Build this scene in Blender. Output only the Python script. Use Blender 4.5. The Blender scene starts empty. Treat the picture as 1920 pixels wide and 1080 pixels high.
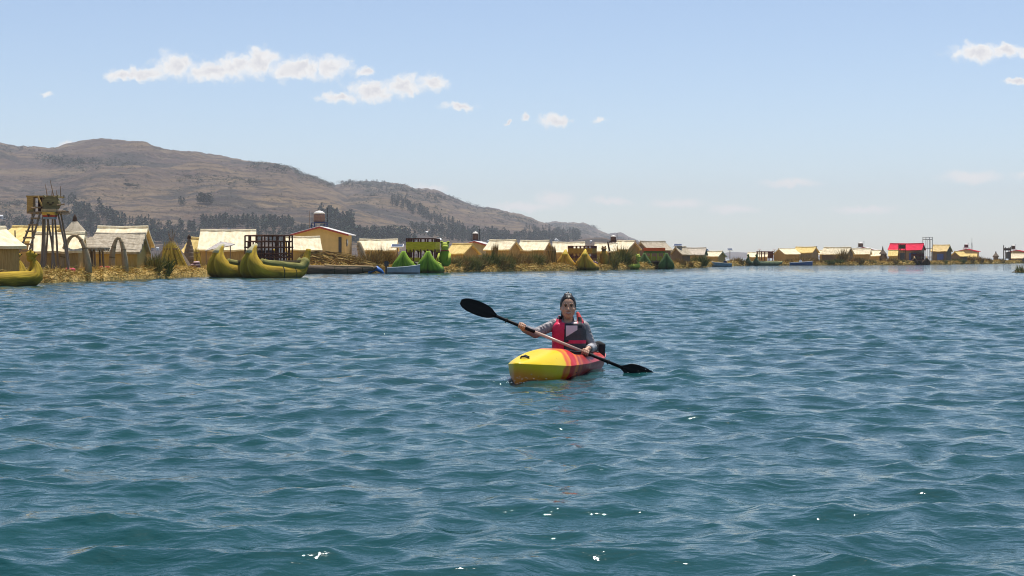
import bpy, math, random
import numpy as np
from mathutils import Vector, Matrix, noise as mnoise
R = math.radians
random.seed(7)
rng = np.random.default_rng(11)
C = bpy.context.scene.collection
scene = bpy.context.scene

# ------------------------------------------------------------------ camera
CAM_H, F, HOR = 1.25, 2933.0, 484.0          # eye height (m), focal length in photo pixels, horizon row
cam_d = bpy.data.cameras.new('camera')
cam = bpy.data.objects.new('camera', cam_d); C.objects.link(cam)
cam.location = (0, 0, CAM_H)
cam.rotation_euler = (R(90) - math.atan((540 - HOR) / F), 0, 0)
cam_d.sensor_width = 36; cam_d.lens = 36 * F / 1920
cam_d.clip_start = 0.1; cam_d.clip_end = 60000
scene.camera = cam

# ------------------------------------------------------------------ sun and sky
SUN_EL, SUN_AZ = R(72), R(18)                # azimuth to the right of the view direction (+Y)
sun_d = bpy.data.lights.new('sun', 'SUN'); sun_d.energy = 5.0; sun_d.angle = R(0.5); sun_d.color = (1.0, 0.955, 0.88)
sun = bpy.data.objects.new('sun', sun_d); C.objects.link(sun)
SUN = Vector((math.cos(SUN_EL) * math.sin(SUN_AZ), math.cos(SUN_EL) * math.cos(SUN_AZ), math.sin(SUN_EL)))
sun.rotation_euler = (-SUN).to_track_quat('-Z', 'Y').to_euler()
sun.location = (20, 20, 60)
scene.view_settings.view_transform = 'Standard'; scene.view_settings.look = 'None'
scene.view_settings.exposure = 0.25; scene.view_settings.gamma = 1.0
scene.view_settings.use_curve_mapping = False
scene.cycles.max_bounces = 6; scene.cycles.diffuse_bounces = 2; scene.cycles.glossy_bounces = 3
scene.cycles.transparent_max_bounces = 6; scene.cycles.volume_bounces = 0
scene.cycles.use_denoising = True; scene.cycles.filter_width = 1.05
scene.cycles.sample_clamp_indirect = 4.0
scene.cycles.caustics_reflective = False; scene.cycles.caustics_refractive = False

world = bpy.data.worlds.new('World'); scene.world = world; world.use_nodes = True
wt = world.node_tree; wt.nodes.clear()
def N(tree, typ, **kw):
    n = tree.nodes.new(typ)
    for k, v in kw.items():
        if k == 'op': n.operation = v
        else: setattr(n, k, v)
    return n
def L(tree, a, b): tree.links.new(a, b)
def math_n(t, op, a, b=None, c=None, clamp=False):
    n = N(t, 'ShaderNodeMath', op=op); n.use_clamp = clamp
    for i, v in enumerate((a, b, c)):
        if v is None: continue
        if isinstance(v, (int, float)): n.inputs[i].default_value = v
        else: L(t, v, n.inputs[i])
    return n.outputs[0]
sky = N(wt, 'ShaderNodeTexSky', sky_type='NISHITA')
sky.sun_disc = False; sky.sun_elevation = SUN_EL; sky.sun_rotation = SUN_AZ
sky.altitude = 2300; sky.air_density = 1.0; sky.dust_density = 2.6; sky.ozone_density = 1.0
SKY_STRENGTH = 0.12
# clouds: puffs given by direction (gnomonic, same units as the photo rows and columns), frayed by noise
tc = N(wt, 'ShaderNodeTexCoord')
sep = N(wt, 'ShaderNodeSeparateXYZ'); L(wt, tc.outputs['Generated'], sep.inputs[0])
ay = math_n(wt, 'MAXIMUM', math_n(wt, 'ABSOLUTE', sep.outputs[1]), 0.05)
cu = math_n(wt, 'MULTIPLY', math_n(wt, 'DIVIDE', sep.outputs[0], ay), F / 100)
cv = math_n(wt, 'MULTIPLY', math_n(wt, 'DIVIDE', sep.outputs[2], ay), F / 100)
comb = N(wt, 'ShaderNodeCombineXYZ'); L(wt, cu, comb.inputs[0]); L(wt, cv, comb.inputs[1])
def warp(src, scale, amt, detail):
    nz = N(wt, 'ShaderNodeTexNoise'); nz.inputs['Scale'].default_value = scale; nz.inputs['Detail'].default_value = detail
    nz.inputs['Roughness'].default_value = 0.66
    L(wt, src, nz.inputs['Vector'])
    s = N(wt, 'ShaderNodeVectorMath', op='SUBTRACT'); L(wt, nz.outputs['Color'], s.inputs[0]); s.inputs[1].default_value = (.5, .5, .5)
    m = N(wt, 'ShaderNodeVectorMath', op='MULTIPLY_ADD'); L(wt, s.outputs[0], m.inputs[0])
    m.inputs[1].default_value = amt; L(wt, src, m.inputs[2])
    return m.outputs[0], nz.outputs['Fac']
wv0, wf = warp(comb.outputs[0], 1.9, (0.34, 0.26, 0), 3)
wv, wf2 = warp(wv0, 7.0, (0.20, 0.17, 0), 6)
vor = N(wt, 'ShaderNodeTexVoronoi', feature='SMOOTH_F1'); vor.inputs['Scale'].default_value = 5.2; vor.inputs['Smoothness'].default_value = .35; vor.inputs['Detail'].default_value = 2; L(wt, wv, vor.inputs['Vector'])
def puffs(lst):
    out = None
    for (u, v, a, b) in lst:
        ux, vy = (u - 960) / 100, (HOR - v) / 100
        m = N(wt, 'ShaderNodeVectorMath', op='MULTIPLY_ADD'); L(wt, wv, m.inputs[0])
        m.inputs[1].default_value = (100 / a, 100 / b, 0); m.inputs[2].default_value = (-ux * 100 / a, -vy * 100 / b, 0)
        ln = N(wt, 'ShaderNodeVectorMath', op='LENGTH'); L(wt, m.outputs[0], ln.inputs[0])
        out = ln.outputs['Value'] if out is None else math_n(wt, 'SMOOTH_MIN', out, ln.outputs['Value'], 0.25)
    return out
bright = [(232, 145, 40, 15), (275, 140, 50, 18), (330, 122, 52, 34), (395, 135, 60, 26), (440, 128, 60, 30), (490, 118, 50, 34),
          (560, 130, 70, 28), (625, 128, 45, 28), (690, 137, 24, 12), (640, 184, 55, 13), (700, 172, 60, 24), (755, 163, 45, 26),
          (815, 158, 36, 20), (862, 201, 42, 10), (1040, 227, 36, 15), (985, 217, 12, 8), (953, 232, 9, 7),
          (1830, 100, 66, 22), (1880, 95, 50, 18), (1940, 100, 50, 18), (1905, 154, 34, 8), (1960, 156, 50, 10),
          (-220, 150, 120, 30), (-330, 165, 80, 24), (2200, 190, 120, 26), (2350, 170, 90, 32)]
faint = [(1480, 342, 62, 11), (1820, 333, 68, 15), (1930, 330, 34, 8), (1040, 372, 42, 18), (980, 388, 70, 10), (1145, 378, 50, 9),
         (1270, 380, 60, 11), (1375, 392, 60, 9), (1620, 392, 70, 9), (805, 352, 40, 9), (2060, 350, 90, 14), (130, 270, 24, 7), (92, 181, 14, 5), (1125, 226, 14, 5)]
def soft(d, lo, hi):
    mr = N(wt, 'ShaderNodeMapRange', interpolation_type='SMOOTHSTEP'); L(wt, d, mr.inputs[0])
    mr.inputs[1].default_value = hi; mr.inputs[2].default_value = lo; mr.inputs[3].default_value = 0; mr.inputs[4].default_value = 1
    return mr.outputs[0]
db = math_n(wt, 'ADD', puffs(bright), math_n(wt, 'MULTIPLY', math_n(wt, 'SUBTRACT', vor.outputs['Distance'], .68), .46))
m1 = math_n(wt, 'MULTIPLY', soft(db, 0.42, 1.16), 0.97)
m2 = math_n(wt, 'MULTIPLY', soft(puffs(faint), 0.2, 1.2), 0.85)
mask = math_n(wt, 'MAXIMUM', m1, m2)
mask = math_n(wt, 'MULTIPLY', mask, math_n(wt, 'GREATER_THAN', sep.outputs[2], 0.0))
# cloud body: white with soft grey hollows
cr = N(wt, 'ShaderNodeValToRGB'); L(wt, math_n(wt, 'ADD', math_n(wt, 'MULTIPLY', db, .55), math_n(wt, 'MULTIPLY', wf2, .5)), cr.inputs[0])
cr.color_ramp.elements[0].position = 0.30; cr.color_ramp.elements[0].color = (5.6, 5.55, 5.75, 1)
cr.color_ramp.elements[1].position = 0.62; cr.color_ramp.elements[1].color = (7.6, 7.45, 7.2, 1)
mixc = N(wt, 'ShaderNodeMix', data_type='RGBA'); L(wt, mask, mixc.inputs[0])
hs = N(wt, 'ShaderNodeHueSaturation'); hs.inputs['Saturation'].default_value = .98; hs.inputs['Value'].default_value = 1.0; L(wt, sky.outputs[0], hs.inputs['Color']); L(wt, hs.outputs[0], mixc.inputs[6]); L(wt, cr.outputs[0], mixc.inputs[7])
bg = N(wt, 'ShaderNodeBackground'); L(wt, mixc.outputs[2], bg.inputs[0]); bg.inputs[1].default_value = SKY_STRENGTH
wo = N(wt, 'ShaderNodeOutputWorld'); L(wt, bg.outputs[0], wo.inputs[0])

# ------------------------------------------------------------------ geometry of the view: only to work out real positions and sizes
def Zat(py, D): return CAM_H + D * (HOR - py) / F
def Xat(px, D): return (px - 960) / F * D
def Dwater(py): return CAM_H * F / (py - HOR)
EDGE = [(-300, 556), (-150, 546), (0, 537), (75, 531), (240, 525), (390, 518.5), (570, 513.5), (710, 511.5), (840, 510.5), (900, 509), (1000, 508),
        (1115, 506), (1190, 505), (1290, 503), (1320, 501), (1340, 499.6), (1390, 498), (1500, 497.5), (1600, 497.2), (1700, 496.6),
        (1745, 496), (1870, 494.5), (1920, 493.4), (2050, 492)]
def edgeD(px): return Dwater(float(np.interp(px, [e[0] for e in EDGE], [e[1] for e in EDGE])))

# ------------------------------------------------------------------ object helpers
def tag(o, label=None, cat=None, group=None, kind=None):
    if label: o['label'] = label
    if cat: o['category'] = cat
    if group: o['group'] = group
    if kind: o['kind'] = kind
    return o
def empty(name, loc, rz=0, label=None, cat=None, group=None):
    o = bpy.data.objects.new(name, None); C.objects.link(o); o.empty_display_size = 0.2
    o.location = loc; o.rotation_euler = (0, 0, rz)
    return tag(o, label, cat, group)
class MB:
    """collects simple shapes; build() links them as one mesh object"""
    def __init__(s): s.v = []; s.f = []; s.uv = {}; s.t = []
    def add(s, vs, fs):
        b = len(s.v); s.v += [tuple(p) for p in vs]; s.f += [tuple(i + b for i in f) for f in fs]; return s
    def box(s, c, d, rz=0, tilt=None):
        m = Matrix.Rotation(rz, 3, 'Z')
        if tilt: m = m @ Matrix.Rotation(tilt[0], 3, tilt[1])
        vs = [Vector(c) + m @ Vector((x * d[0] / 2, y * d[1] / 2, z * d[2] / 2)) for z in (-1, 1) for y in (-1, 1) for x in (-1, 1)]
        return s.add(vs, [(0, 2, 3, 1), (4, 5, 7, 6), (0, 1, 5, 4), (2, 6, 7, 3), (0, 4, 6, 2), (1, 3, 7, 5)])
    def bar(s, p, q, r0, r1=None, n=6):
        r1 = r0 if r1 is None else r1
        return s.sweep([p, q], [r0, r1], n)
    def sweep(s, path, radii, n=10, squash=None, cap=True):
        P = [Vector(p) for p in path]; rows = []
        t0 = (P[1] - P[0]).normalized()
        up = Vector((0, 0, 1)) if abs(t0.z) < 0.9 else Vector((0, 1, 0))
        side = t0.cross(up).normalized()
        ln = 0
        for i, p in enumerate(P):
            t = (P[min(i + 1, len(P) - 1)] - P[max(i - 1, 0)]).normalized()
            side = (side - t * side.dot(t)).normalized(); u2 = side.cross(t)
            if i: ln += (P[i] - P[i - 1]).length
            r = radii[i]; ra, rb = (r, r) if not hasattr(r, '__len__') else r
            row = []
            for k in range(n):
                a = 2 * math.pi * k / n
                s.uv[len(s.v)] = (k / n, ln)
                s.v.append(tuple(p + side * math.cos(a) * ra + u2 * math.sin(a) * rb)); row.append(len(s.v) - 1)
            rows.append(row)
        for a, b in zip(rows, rows[1:]):
            for k in range(n): s.f.append((a[k], a[(k + 1) % n], b[(k + 1) % n], b[k]))
        if cap: s.f.append(tuple(reversed(rows[0]))); s.f.append(tuple(rows[-1]))
        return s
    def lathe(s, prof, n=16, c=(0, 0, 0)):
        b = len(s.v)
        for (r, z) in prof:
            for k in range(n):
                a = 2 * math.pi * k / n; s.v.append((c[0] + r * math.cos(a), c[1] + r * math.sin(a), c[2] + z))
        for i in range(len(prof) - 1):
            for k in range(n):
                s.f.append((b + i * n + k, b + i * n + (k + 1) % n, b + (i + 1) * n + (k + 1) % n, b + (i + 1) * n + k))
        s.f.append(tuple(b + k for k in reversed(range(n)))); s.f.append(tuple(b + (len(prof) - 1) * n + k for k in range(n)))
        return s
    def prism(s, poly, y0, y1):
        """polygon in XZ extruded along Y"""
        n = len(poly)
        vs = [(x, y0, z) for x, z in poly] + [(x, y1, z) for x, z in poly]
        return s.add(vs, [tuple(range(n)), tuple(range(2 * n - 1, n - 1, -1))] + [(i, i + n, (i + 1) % n + n, (i + 1) % n) for i in range(n)])
    def blade(s, p, d, w, h, bend=0.2, tint=0.5):
        """one reed blade from p along d (two tapered faces)"""
        p = Vector(p); d = Vector(d).normalized(); sd = d.cross(Vector((random.uniform(-1, 1), random.uniform(-1, 1), 0.3))).normalized() * w / 2
        q = p + d * h * .55; e = q + (d + Vector((d.x * bend, d.y * bend, -bend))) * h * .45
        b = len(s.v); s.v += [tuple(p - sd), tuple(p + sd), tuple(q + sd * .8), tuple(q - sd * .8), tuple(e)]
        s.f += [(b, b + 1, b + 2, b + 3), (b + 3, b + 2, b + 4)]; s.t += [tint] * 5
        return s
    def mesh(s, name, smooth=False):
        me = bpy.data.meshes.new(name); me.from_pydata(s.v, [], s.f)
        if s.uv:
            uvl = me.uv_layers.new(name='UVMap'); li = np.zeros(len(me.loops), dtype=np.int32); me.loops.foreach_get('vertex_index', li)
            tb = np.zeros((len(s.v), 2), dtype=np.float32)
            for k, v in s.uv.items(): tb[k] = v
            uvl.data.foreach_set('uv', tb[li].ravel())
        if s.t:
            at = me.attributes.new('tint', 'FLOAT', 'POINT')
            tt = (s.t + [0.5] * len(s.v))[:len(s.v)]
            at.data.foreach_set('value', tt)
        if smooth: me.polygons.foreach_set('use_smooth', [True] * len(me.polygons))
        me.update()
        return me
    def build(s, name, mat, parent=None, smooth=False, **kw):
        o = bpy.data.objects.new(name, s.mesh(name, smooth)); C.objects.link(o)
        if mat: o.data.materials.append(mat)
        if parent: o.parent = parent
        return tag(o, **kw)
def np_mesh(name, verts, faces, mat, smooth=True, tint=None):
    """verts (n,3), faces (m,k) arrays -> object"""
    me = bpy.data.meshes.new(name); nv, (m, k) = len(verts), faces.shape
    me.vertices.add(nv); me.vertices.foreach_set('co', np.ascontiguousarray(verts, dtype=np.float32).ravel())
    me.loops.add(m * k); me.loops.foreach_set('vertex_index', np.ascontiguousarray(faces, dtype=np.int32).ravel())
    me.polygons.add(m); me.polygons.foreach_set('loop_start', np.arange(0, m * k, k, dtype=np.int32))
    me.polygons.foreach_set('use_smooth', np.full(m, smooth, dtype=bool))
    if tint is not None:
        at = me.attributes.new('tint', 'FLOAT', 'POINT'); at.data.foreach_set('value', np.ascontiguousarray(tint, dtype=np.float32))
    me.update(calc_edges=True); me.validate()
    o = bpy.data.objects.new(name, me); C.objects.link(o)
    if mat: me.materials.append(mat)
    return o
def copy_tree(o, parent=None):
    c = o.copy(); C.objects.link(c)
    if parent: c.parent = parent
    for ch in o.children: copy_tree(ch, c)
    return c

# ------------------------------------------------------------------ materials
MATS = {}
def mat(name, col, rough=0.75, spec=0.3, var=0.25, scale=6.0, col2=None, bump=0.0, bscale=30.0, stretch=None, metal=0.0, uv=False, tintmix=None, coat=0.0, detail=4.0, warm=None):
    """noise-mottled surface; col2 = second colour of the mottling, stretch = texture scale per axis, tintmix = colours taken by the per-blade tint"""
    if name in MATS: return MATS[name]
    m = bpy.data.materials.new(name); m.use_nodes = True; t = m.node_tree
    b = t.nodes['Principled BSDF']; b.inputs['Roughness'].default_value = rough; b.inputs['Specular IOR Level'].default_value = spec
    b.inputs['Metallic'].default_value = metal; b.inputs['Coat Weight'].default_value = coat
    tcn = N(t, 'ShaderNodeTexCoord'); src = tcn.outputs['UV' if uv else 'Object']
    mp = N(t, 'ShaderNodeMapping'); L(t, src, mp.inputs[0]); mp.inputs['Scale'].default_value = stretch or (1, 1, 1)
    nz = N(t, 'ShaderNodeTexNoise'); nz.inputs['Scale'].default_value = scale; nz.inputs['Detail'].default_value = detail; L(t, mp.outputs[0], nz.inputs['Vector'])
    rp = N(t, 'ShaderNodeValToRGB'); L(t, nz.outputs['Fac'], rp.inputs[0])
    c2 = col2 or tuple(min(1, c * (1 + var)) for c in col); c1 = col if col2 else tuple(c * (1 - var) for c in col)
    rp.color_ramp.elements[0].position = .32; rp.color_ramp.elements[0].color = (*c1, 1)
    rp.color_ramp.elements[1].position = .68; rp.color_ramp.elements[1].color = (*c2, 1)
    out = rp.outputs[0]
    if tintmix:
        at = N(t, 'ShaderNodeAttribute'); at.attribute_name = 'tint'
        r2 = N(t, 'ShaderNodeValToRGB'); L(t, at.outputs['Fac'], r2.inputs[0])
        els = r2.color_ramp.elements
        while len(els) < len(tintmix): els.new(0.5)
        for i, c in enumerate(tintmix): els[i].position = i / (len(tintmix) - 1); els[i].color = (*c, 1)
        mx = N(t, 'ShaderNodeMix', data_type='RGBA'); mx.inputs[0].default_value = .25; L(t, r2.outputs[0], mx.inputs[6]); L(t, out, mx.inputs[7]); out = mx.outputs[2]
    L(t, out, b.inputs['Base Color'])
    if bump:
        n2 = N(t, 'ShaderNodeTexNoise'); n2.inputs['Scale'].default_value = bscale; n2.inputs['Detail'].default_value = 3; L(t, mp.outputs[0], n2.inputs['Vector'])
        bp = N(t, 'ShaderNodeBump'); bp.inputs['Strength'].default_value = bump; bp.inputs['Distance'].default_value = .05
        L(t, n2.outputs['Fac'], bp.inputs['Height']); L(t, bp.outputs[0], b.inputs['Normal'])
    MATS[name] = m
    return m
# ------------------------------------------------------------------ water: one sheet, choppy wind waves, out to the horizon
def make_water():
    th_d = np.linspace(-R(25), R(25), 470); th_o = np.linspace(R(25), R(335), 64)[1:-1]
    th = np.concatenate([th_d, th_o]); nt = len(th); dth = th_d[1] - th_d[0]
    rr = [3.0]
    while rr[-1] < 30000:
        r = rr[-1]
        dr = 0.014 * (max(r, 5) / 7) ** 1.6
        dr = min(dr, .066) if r < 48 else (min(dr, .066 * (r / 48) ** 1.75))
        if r < 6: dr = 0.06
        if r > 600: dr = r * .12
        rr.append(r + dr)
    rr = np.array([0.0] + rr); nr = len(rr); drr = np.gradient(rr)
    T, Rr = np.meshgrid(th, rr); X = Rr * np.sin(T); Y = Rr * np.cos(T)
    dense = np.clip((R(25) - np.abs(((T + math.pi) % (2 * math.pi)) - math.pi)) / R(1.2), 0, 1)
    Z = np.zeros_like(X); DX = np.zeros_like(X); DY = np.zeros_like(X)
    g = np.random.default_rng(5)
    lam = np.exp(g.uniform(math.log(.09), math.log(1.6), 170))
    for i, l in enumerate(lam):
        k = 2 * math.pi / l
        a = (0.022 if l < .2 else .037 if l < .8 else 0.022) / k * g.uniform(.6, 1.35)
        if l < .3: a *= .8
        spread = .56 if l > .5 else .85
        ang = R(-97) + g.normal(0, spread)                       # running towards the viewer
        kx, ky = math.cos(ang), math.sin(ang); ph = g.uniform(0, 6.28)
        loc = np.clip((l / (np.maximum(drr * .9, rr * dth)) - 2.2) / 2.5, 0, 1)[:, None]
        row = np.where(loc[:, 0] > 0)[0]
        if not len(row): continue
        sl = slice(row[0], row[-1] + 1)
        arg = k * (kx * X[sl] + ky * Y[sl]) + ph
        w = a * loc[sl] * dense[sl]
        # groups: each train waxes and wanes over a few wavelengths
        w = w * (0.55 + 0.95 * np.sin(.19 * k * (ky * X[sl] - kx * Y[sl]) + ph * 3) * np.sin(.13 * k * (kx * X[sl] + ky * Y[sl]) + ph * 5))
        s, c = np.sin(arg), np.cos(arg)
        Z[sl] += w * c; DX[sl] -= w * 1.15 * kx * s; DY[sl] -= w * 1.15 * ky * s
    V = np.stack([X + DX, Y + DY, Z], -1).reshape(-1, 3)
    i = np.arange(nr - 1)[:, None]; j = np.arange(nt)[None, :]; j2 = (j + 1) % nt
    Fc = np.stack([i * nt + j, i * nt + j2, (i + 1) * nt + j2, (i + 1) * nt + j], -1).reshape(-1, 4)[:, ::-1]
    m = bpy.data.materials.new('lake_water'); m.use_nodes = True; t = m.node_tree; b = t.nodes['Principled BSDF']
    b.inputs['Roughness'].default_value = .06; b.inputs['IOR'].default_value = 1.38; b.inputs['Specular IOR Level'].default_value = .5
    tcn = N(t, 'ShaderNodeTexCoord')
    nz = N(t, 'ShaderNodeTexNoise'); nz.inputs['Scale'].default_value = .35; nz.inputs['Detail'].default_value = 3; L(t, tcn.outputs['Object'], nz.inputs['Vector'])
    rp = N(t, 'ShaderNodeValToRGB'); L(t, nz.outputs['Fac'], rp.inputs[0])
    rp.color_ramp.elements[0].position = .3; rp.color_ramp.elements[0].color = (.0055, .046, .049, 1)
    rp.color_ramp.elements[1].position = .7; rp.color_ramp.elements[1].color = (.008, .058, .060, 1)
    L(t, rp.outputs[0], b.inputs['Base Color'])
    prev = None
    for sc, dist, rot in ((7.0, .019, .1), (19.0, .0072, -.25), (46.0, .0026, .3)):
        mp = N(t, 'ShaderNodeMapping'); L(t, tcn.outputs['Object'], mp.inputs[0]); mp.inputs['Scale'].default_value = (.55, 1, 1); mp.inputs['Rotation'].default_value = (0, 0, rot)
        n2 = N(t, 'ShaderNodeTexNoise'); n2.inputs['Scale'].default_value = sc; n2.inputs['Detail'].default_value = 2.0; n2.inputs['Distortion'].default_value = .4
        L(t, mp.outputs[0], n2.inputs['Vector'])
        bp = N(t, 'ShaderNodeBump'); bp.inputs['Strength'].default_value = 1.0; bp.inputs['Distance'].default_value = dist
        L(t, n2.outputs['Fac'], bp.inputs['Height'])
        if prev: L(t, prev, bp.inputs['Normal'])
        prev = bp.outputs[0]
    # small facets that stay in the slope at any distance, so that far water does not turn into a mirror
    mp = N(t, 'ShaderNodeMapping'); L(t, tcn.outputs['Object'], mp.inputs[0]); mp.inputs['Scale'].default_value = (.6, 1, 1)
    n3 = N(t, 'ShaderNodeTexNoise'); n3.inputs['Scale'].default_value = 3.4; n3.inputs['Detail'].default_value = 3; L(t, mp.outputs[0], n3.inputs['Vector'])
    v1 = N(t, 'ShaderNodeVectorMath', op='SUBTRACT'); L(t, n3.outputs['Color'], v1.inputs[0]); v1.inputs[1].default_value = (.5, .5, .5)
    v2 = N(t, 'ShaderNodeVectorMath', op='MULTIPLY_ADD'); L(t, v1.outputs[0], v2.inputs[0]); v2.inputs[1].default_value = (.34, .50, 0); L(t, prev, v2.inputs[2])
    v3 = N(t, 'ShaderNodeVectorMath', op='NORMALIZE'); L(t, v2.outputs[0], v3.inputs[0])
    L(t, v3.outputs[0], b.inputs['Normal'])
    o = np_mesh('lake_water', V, Fc, m)
    tag(o, kind='structure')
    print('water', nr, nt, nr * nt)
make_water()

# ------------------------------------------------------------------ hills
def fbm(x, y, oct=5, seed=0, s=1.0):
    """cheap value noise on arrays"""
    out = np.zeros_like(x); amp = 1.0; tot = 0
    for o in range(oct):
        f = s * 2 ** o; xi, yi = np.floor(x * f), np.floor(y * f); xf, yf = x * f - xi, y * f - yi
        u, v = xf * xf * (3 - 2 * xf), yf * yf * (3 - 2 * yf)
        def h(a, b):
            q = np.sin(a * 127.1 + b * 311.7 + (seed + o) * 74.7) * 43758.5453
            return q - np.floor(q)
        out += amp * ((h(xi, yi) * (1 - u) + h(xi + 1, yi) * u) * (1 - v) + (h(xi, yi + 1) * (1 - u) + h(xi + 1, yi + 1) * u) * v - .5); tot += amp; amp *= .5
    return out / tot
def hill_mat():
    m = bpy.data.materials.new('dry_hillside'); m.use_nodes = True; t = m.node_tree; b = t.nodes['Principled BSDF']
    b.inputs['Roughness'].default_value = .95; b.inputs['Specular IOR Level'].default_value = .1
    tcn = N(t, 'ShaderNodeTexCoord')
    def noise(sc, det, rough=.55, st=(1, 1, 1), dist=0.0):
        mp = N(t, 'ShaderNodeMapping'); L(t, tcn.outputs['Object'], mp.inputs[0]); mp.inputs['Scale'].default_value = st
        n = N(t, 'ShaderNodeTexNoise'); n.inputs['Scale'].default_value = sc; n.inputs['Detail'].default_value = det; n.inputs['Roughness'].default_value = rough
        n.inputs['Distortion'].default_value = dist; L(t, mp.outputs[0], n.inputs['Vector']); return n.outputs['Fac']
    def ramp(f, *els):
        r = N(t, 'ShaderNodeValToRGB'); L(t, f, r.inputs[0])
        while len(r.color_ramp.elements) < len(els): r.color_ramp.elements.new(.5)
        for e, (p, c) in zip(r.color_ramp.elements, els): e.position = p; e.color = (*c, 1)
        return r.outputs[0]
    def mix(f, a, b_):
        x = N(t, 'ShaderNodeMix', data_type='RGBA'); L(t, f, x.inputs[0])
        for s, v in ((6, a), (7, b_)):
            if isinstance(v, tuple): x.inputs[s].default_value = (*v, 1)
            else: L(t, v, x.inputs[s])
        return x.outputs[2]
    base = ramp(noise(.004, 6), (.36, (.078, .057, .055)), (.5, (.122, .088, .073)), (.64, (.185, .132, .085)))
    # dry terrace bands: thin level lines that wander
    terr = noise(.012, 4, .6, (.25, .25, 5.0), .6)
    base = mix(ramp(terr, (.42, (0, 0, 0)), (.60, (.55, .55, .55))), base, (.26, .185, .10))
    base = mix(ramp(noise(.02, 4, .6, (.25, .25, 6.0), .5), (.52, (0, 0, 0)), (.64, (.6, .6, .6))), base, (.075, .06, .058))
    # scrub and rock; the patches also put gully shade into the colour
    base = mix(ramp(noise(.0065, 8, .66, (1, 1, 2.2)), (.515, (0, 0, 0)), (.57, (.85, .85, .85))), base, (.05, .048, .044))
    base = mix(ramp(noise(.05, 5, .7), (.57, (0, 0, 0)), (.63, (.7, .7, .7))), base, (.04, .04, .034))
    base = mix(ramp(noise(.03, 5, .7), (.58, (0, 0, 0)), (.64, (.5, .5, .5))), base, (.24, .185, .125))
    wv_ = N(t, 'ShaderNodeTexWave', bands_direction='Z'); wv_.inputs['Scale'].default_value = .045; wv_.inputs['Distortion'].default_value = 9; wv_.inputs['Detail'].default_value = 4; wv_.inputs['Detail Scale'].default_value = .5; wv_.inputs['Detail Roughness'].default_value = .6
    L(t, tcn.outputs['Object'], wv_.inputs['Vector'])
    msk = math_n(t, 'MULTIPLY', ramp(wv_.outputs['Fac'], (.70, (0, 0, 0)), (.92, (1, 1, 1))), ramp(noise(.004, 3), (.42, (0, 0, 0)), (.56, (.75, .75, .75))))
    base = mix(msk, base, (.055, .046, .044))
    rg = N(t, 'ShaderNodeTexNoise', noise_type='RIDGED_MULTIFRACTAL'); rg.inputs['Scale'].default_value = .006; rg.inputs['Detail'].default_value = 8; rg.inputs['Roughness'].default_value = .6; L(t, tcn.outputs['Object'], rg.inputs['Vector'])
    L(t, base, b.inputs['Base Color'])
    bp = N(t, 'ShaderNodeBump'); bp.inputs['Strength'].default_value = 1.0; bp.inputs['Distance'].default_value = 22
    L(t, math_n(t, 'ADD', noise(.02, 8, .7), math_n(t, 'MULTIPLY', rg.outputs['Fac'], -.35)), bp.inputs['Height']); L(t, bp.outputs[0], b.inputs['Normal'])
    return m
HILLM = hill_mat()
HILLS = {}
def hill(key, prof, Dr, D0, p=.75, nu=260, nt=90, seed=0, rug=1.0, base=1.5):
    """a ridge whose crest line stands at distance Dr and whose foot is at D0; behind the crest it falls away again"""
    us = np.linspace(prof[0][0], prof[-1][0], nu); py = np.interp(us, [q[0] for q in prof], [q[1] for q in prof])
    ker = np.hanning(7); ker /= ker.sum(); py = np.convolve(np.pad(py, 3, mode='edge'), ker, mode='valid')
    py = py + (fbm(us * .02, us * 0 + seed, 5, seed) * 5 + fbm(us * .14, us * 0 + seed, 3, seed + 20) * 3.2) * rug
    Zr = np.maximum(CAM_H + Dr * (HOR - py) / F, 1.0)
    ts = np.concatenate([np.linspace(0, 1, nt), np.linspace(1, 2, 24)[1:]])
    U, T = np.meshgrid(us, ts); ZR = np.broadcast_to(Zr, U.shape)
    D = D0 + (Dr - D0) * T
    xs = (U - 960) / F
    Tc = np.clip(T, 0, 1)
    prof_z = np.where(T <= 1, Tc ** p, np.clip(1 - (T - 1) ** 1.5 * 1.0, -.05, 1))
    Xw = xs * D
    gul = fbm(Xw * .0035 + 3, D * .0016, 5, seed + 3); gul2 = fbm(Xw * .013, D * .006, 4, seed + 9)
    env = np.clip(Tc * (1.02 - Tc) * 4, 0, 1)
    Z = base * (1 - Tc) + ZR * prof_z * (1 + 0) + env * (gul * 95 + gul2 * 26) * rug * (ZR / 190).clip(.12, 1)
    # low fields at the foot
    Z = np.maximum(Z, -2)
    # never let the slope in front hide the crest
    lim = (ZR - CAM_H) / Dr * D + CAM_H - 1.5 * (Dr / 3000)
    Z = np.where(T < .985, np.minimum(Z, lim), Z)
    Zs = Z.copy(); Ds = D.copy(); Z = np.vstack([Z[:1] * 0 - 3, Z]); D = np.vstack([D[:1] - 6, D]); Xw = np.vstack([Xw[:1], Xw]); ts = np.append(ts, 0)
    V = np.stack([Xw, D, Z], -1).reshape(-1, 3); n = len(us); mrows = len(ts)
    i = np.arange(mrows - 1)[:, None]; j = np.arange(n - 1)[None, :]
    Fc = np.stack([i * n + j, i * n + j + 1, (i + 1) * n + j + 1, (i + 1) * n + j], -1).reshape(-1, 4)
    o = np_mesh('hill', V, Fc, HILLM); tag(o, kind='structure')
    HILLS[key] = (us, Ds[:nt], Zs[:nt])
    return o
def on_hill(key, px, py):
    us, D, Z = HILLS[key]; j = int(np.argmin(np.abs(us - px)))
    app = HOR - (Z[:, j] - CAM_H) / D[:, j] * F
    k = int(np.argmin(np.abs(app - py)))
    return Vector((Xat(px, D[k, j]), D[k, j], Z[k, j]))
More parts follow.
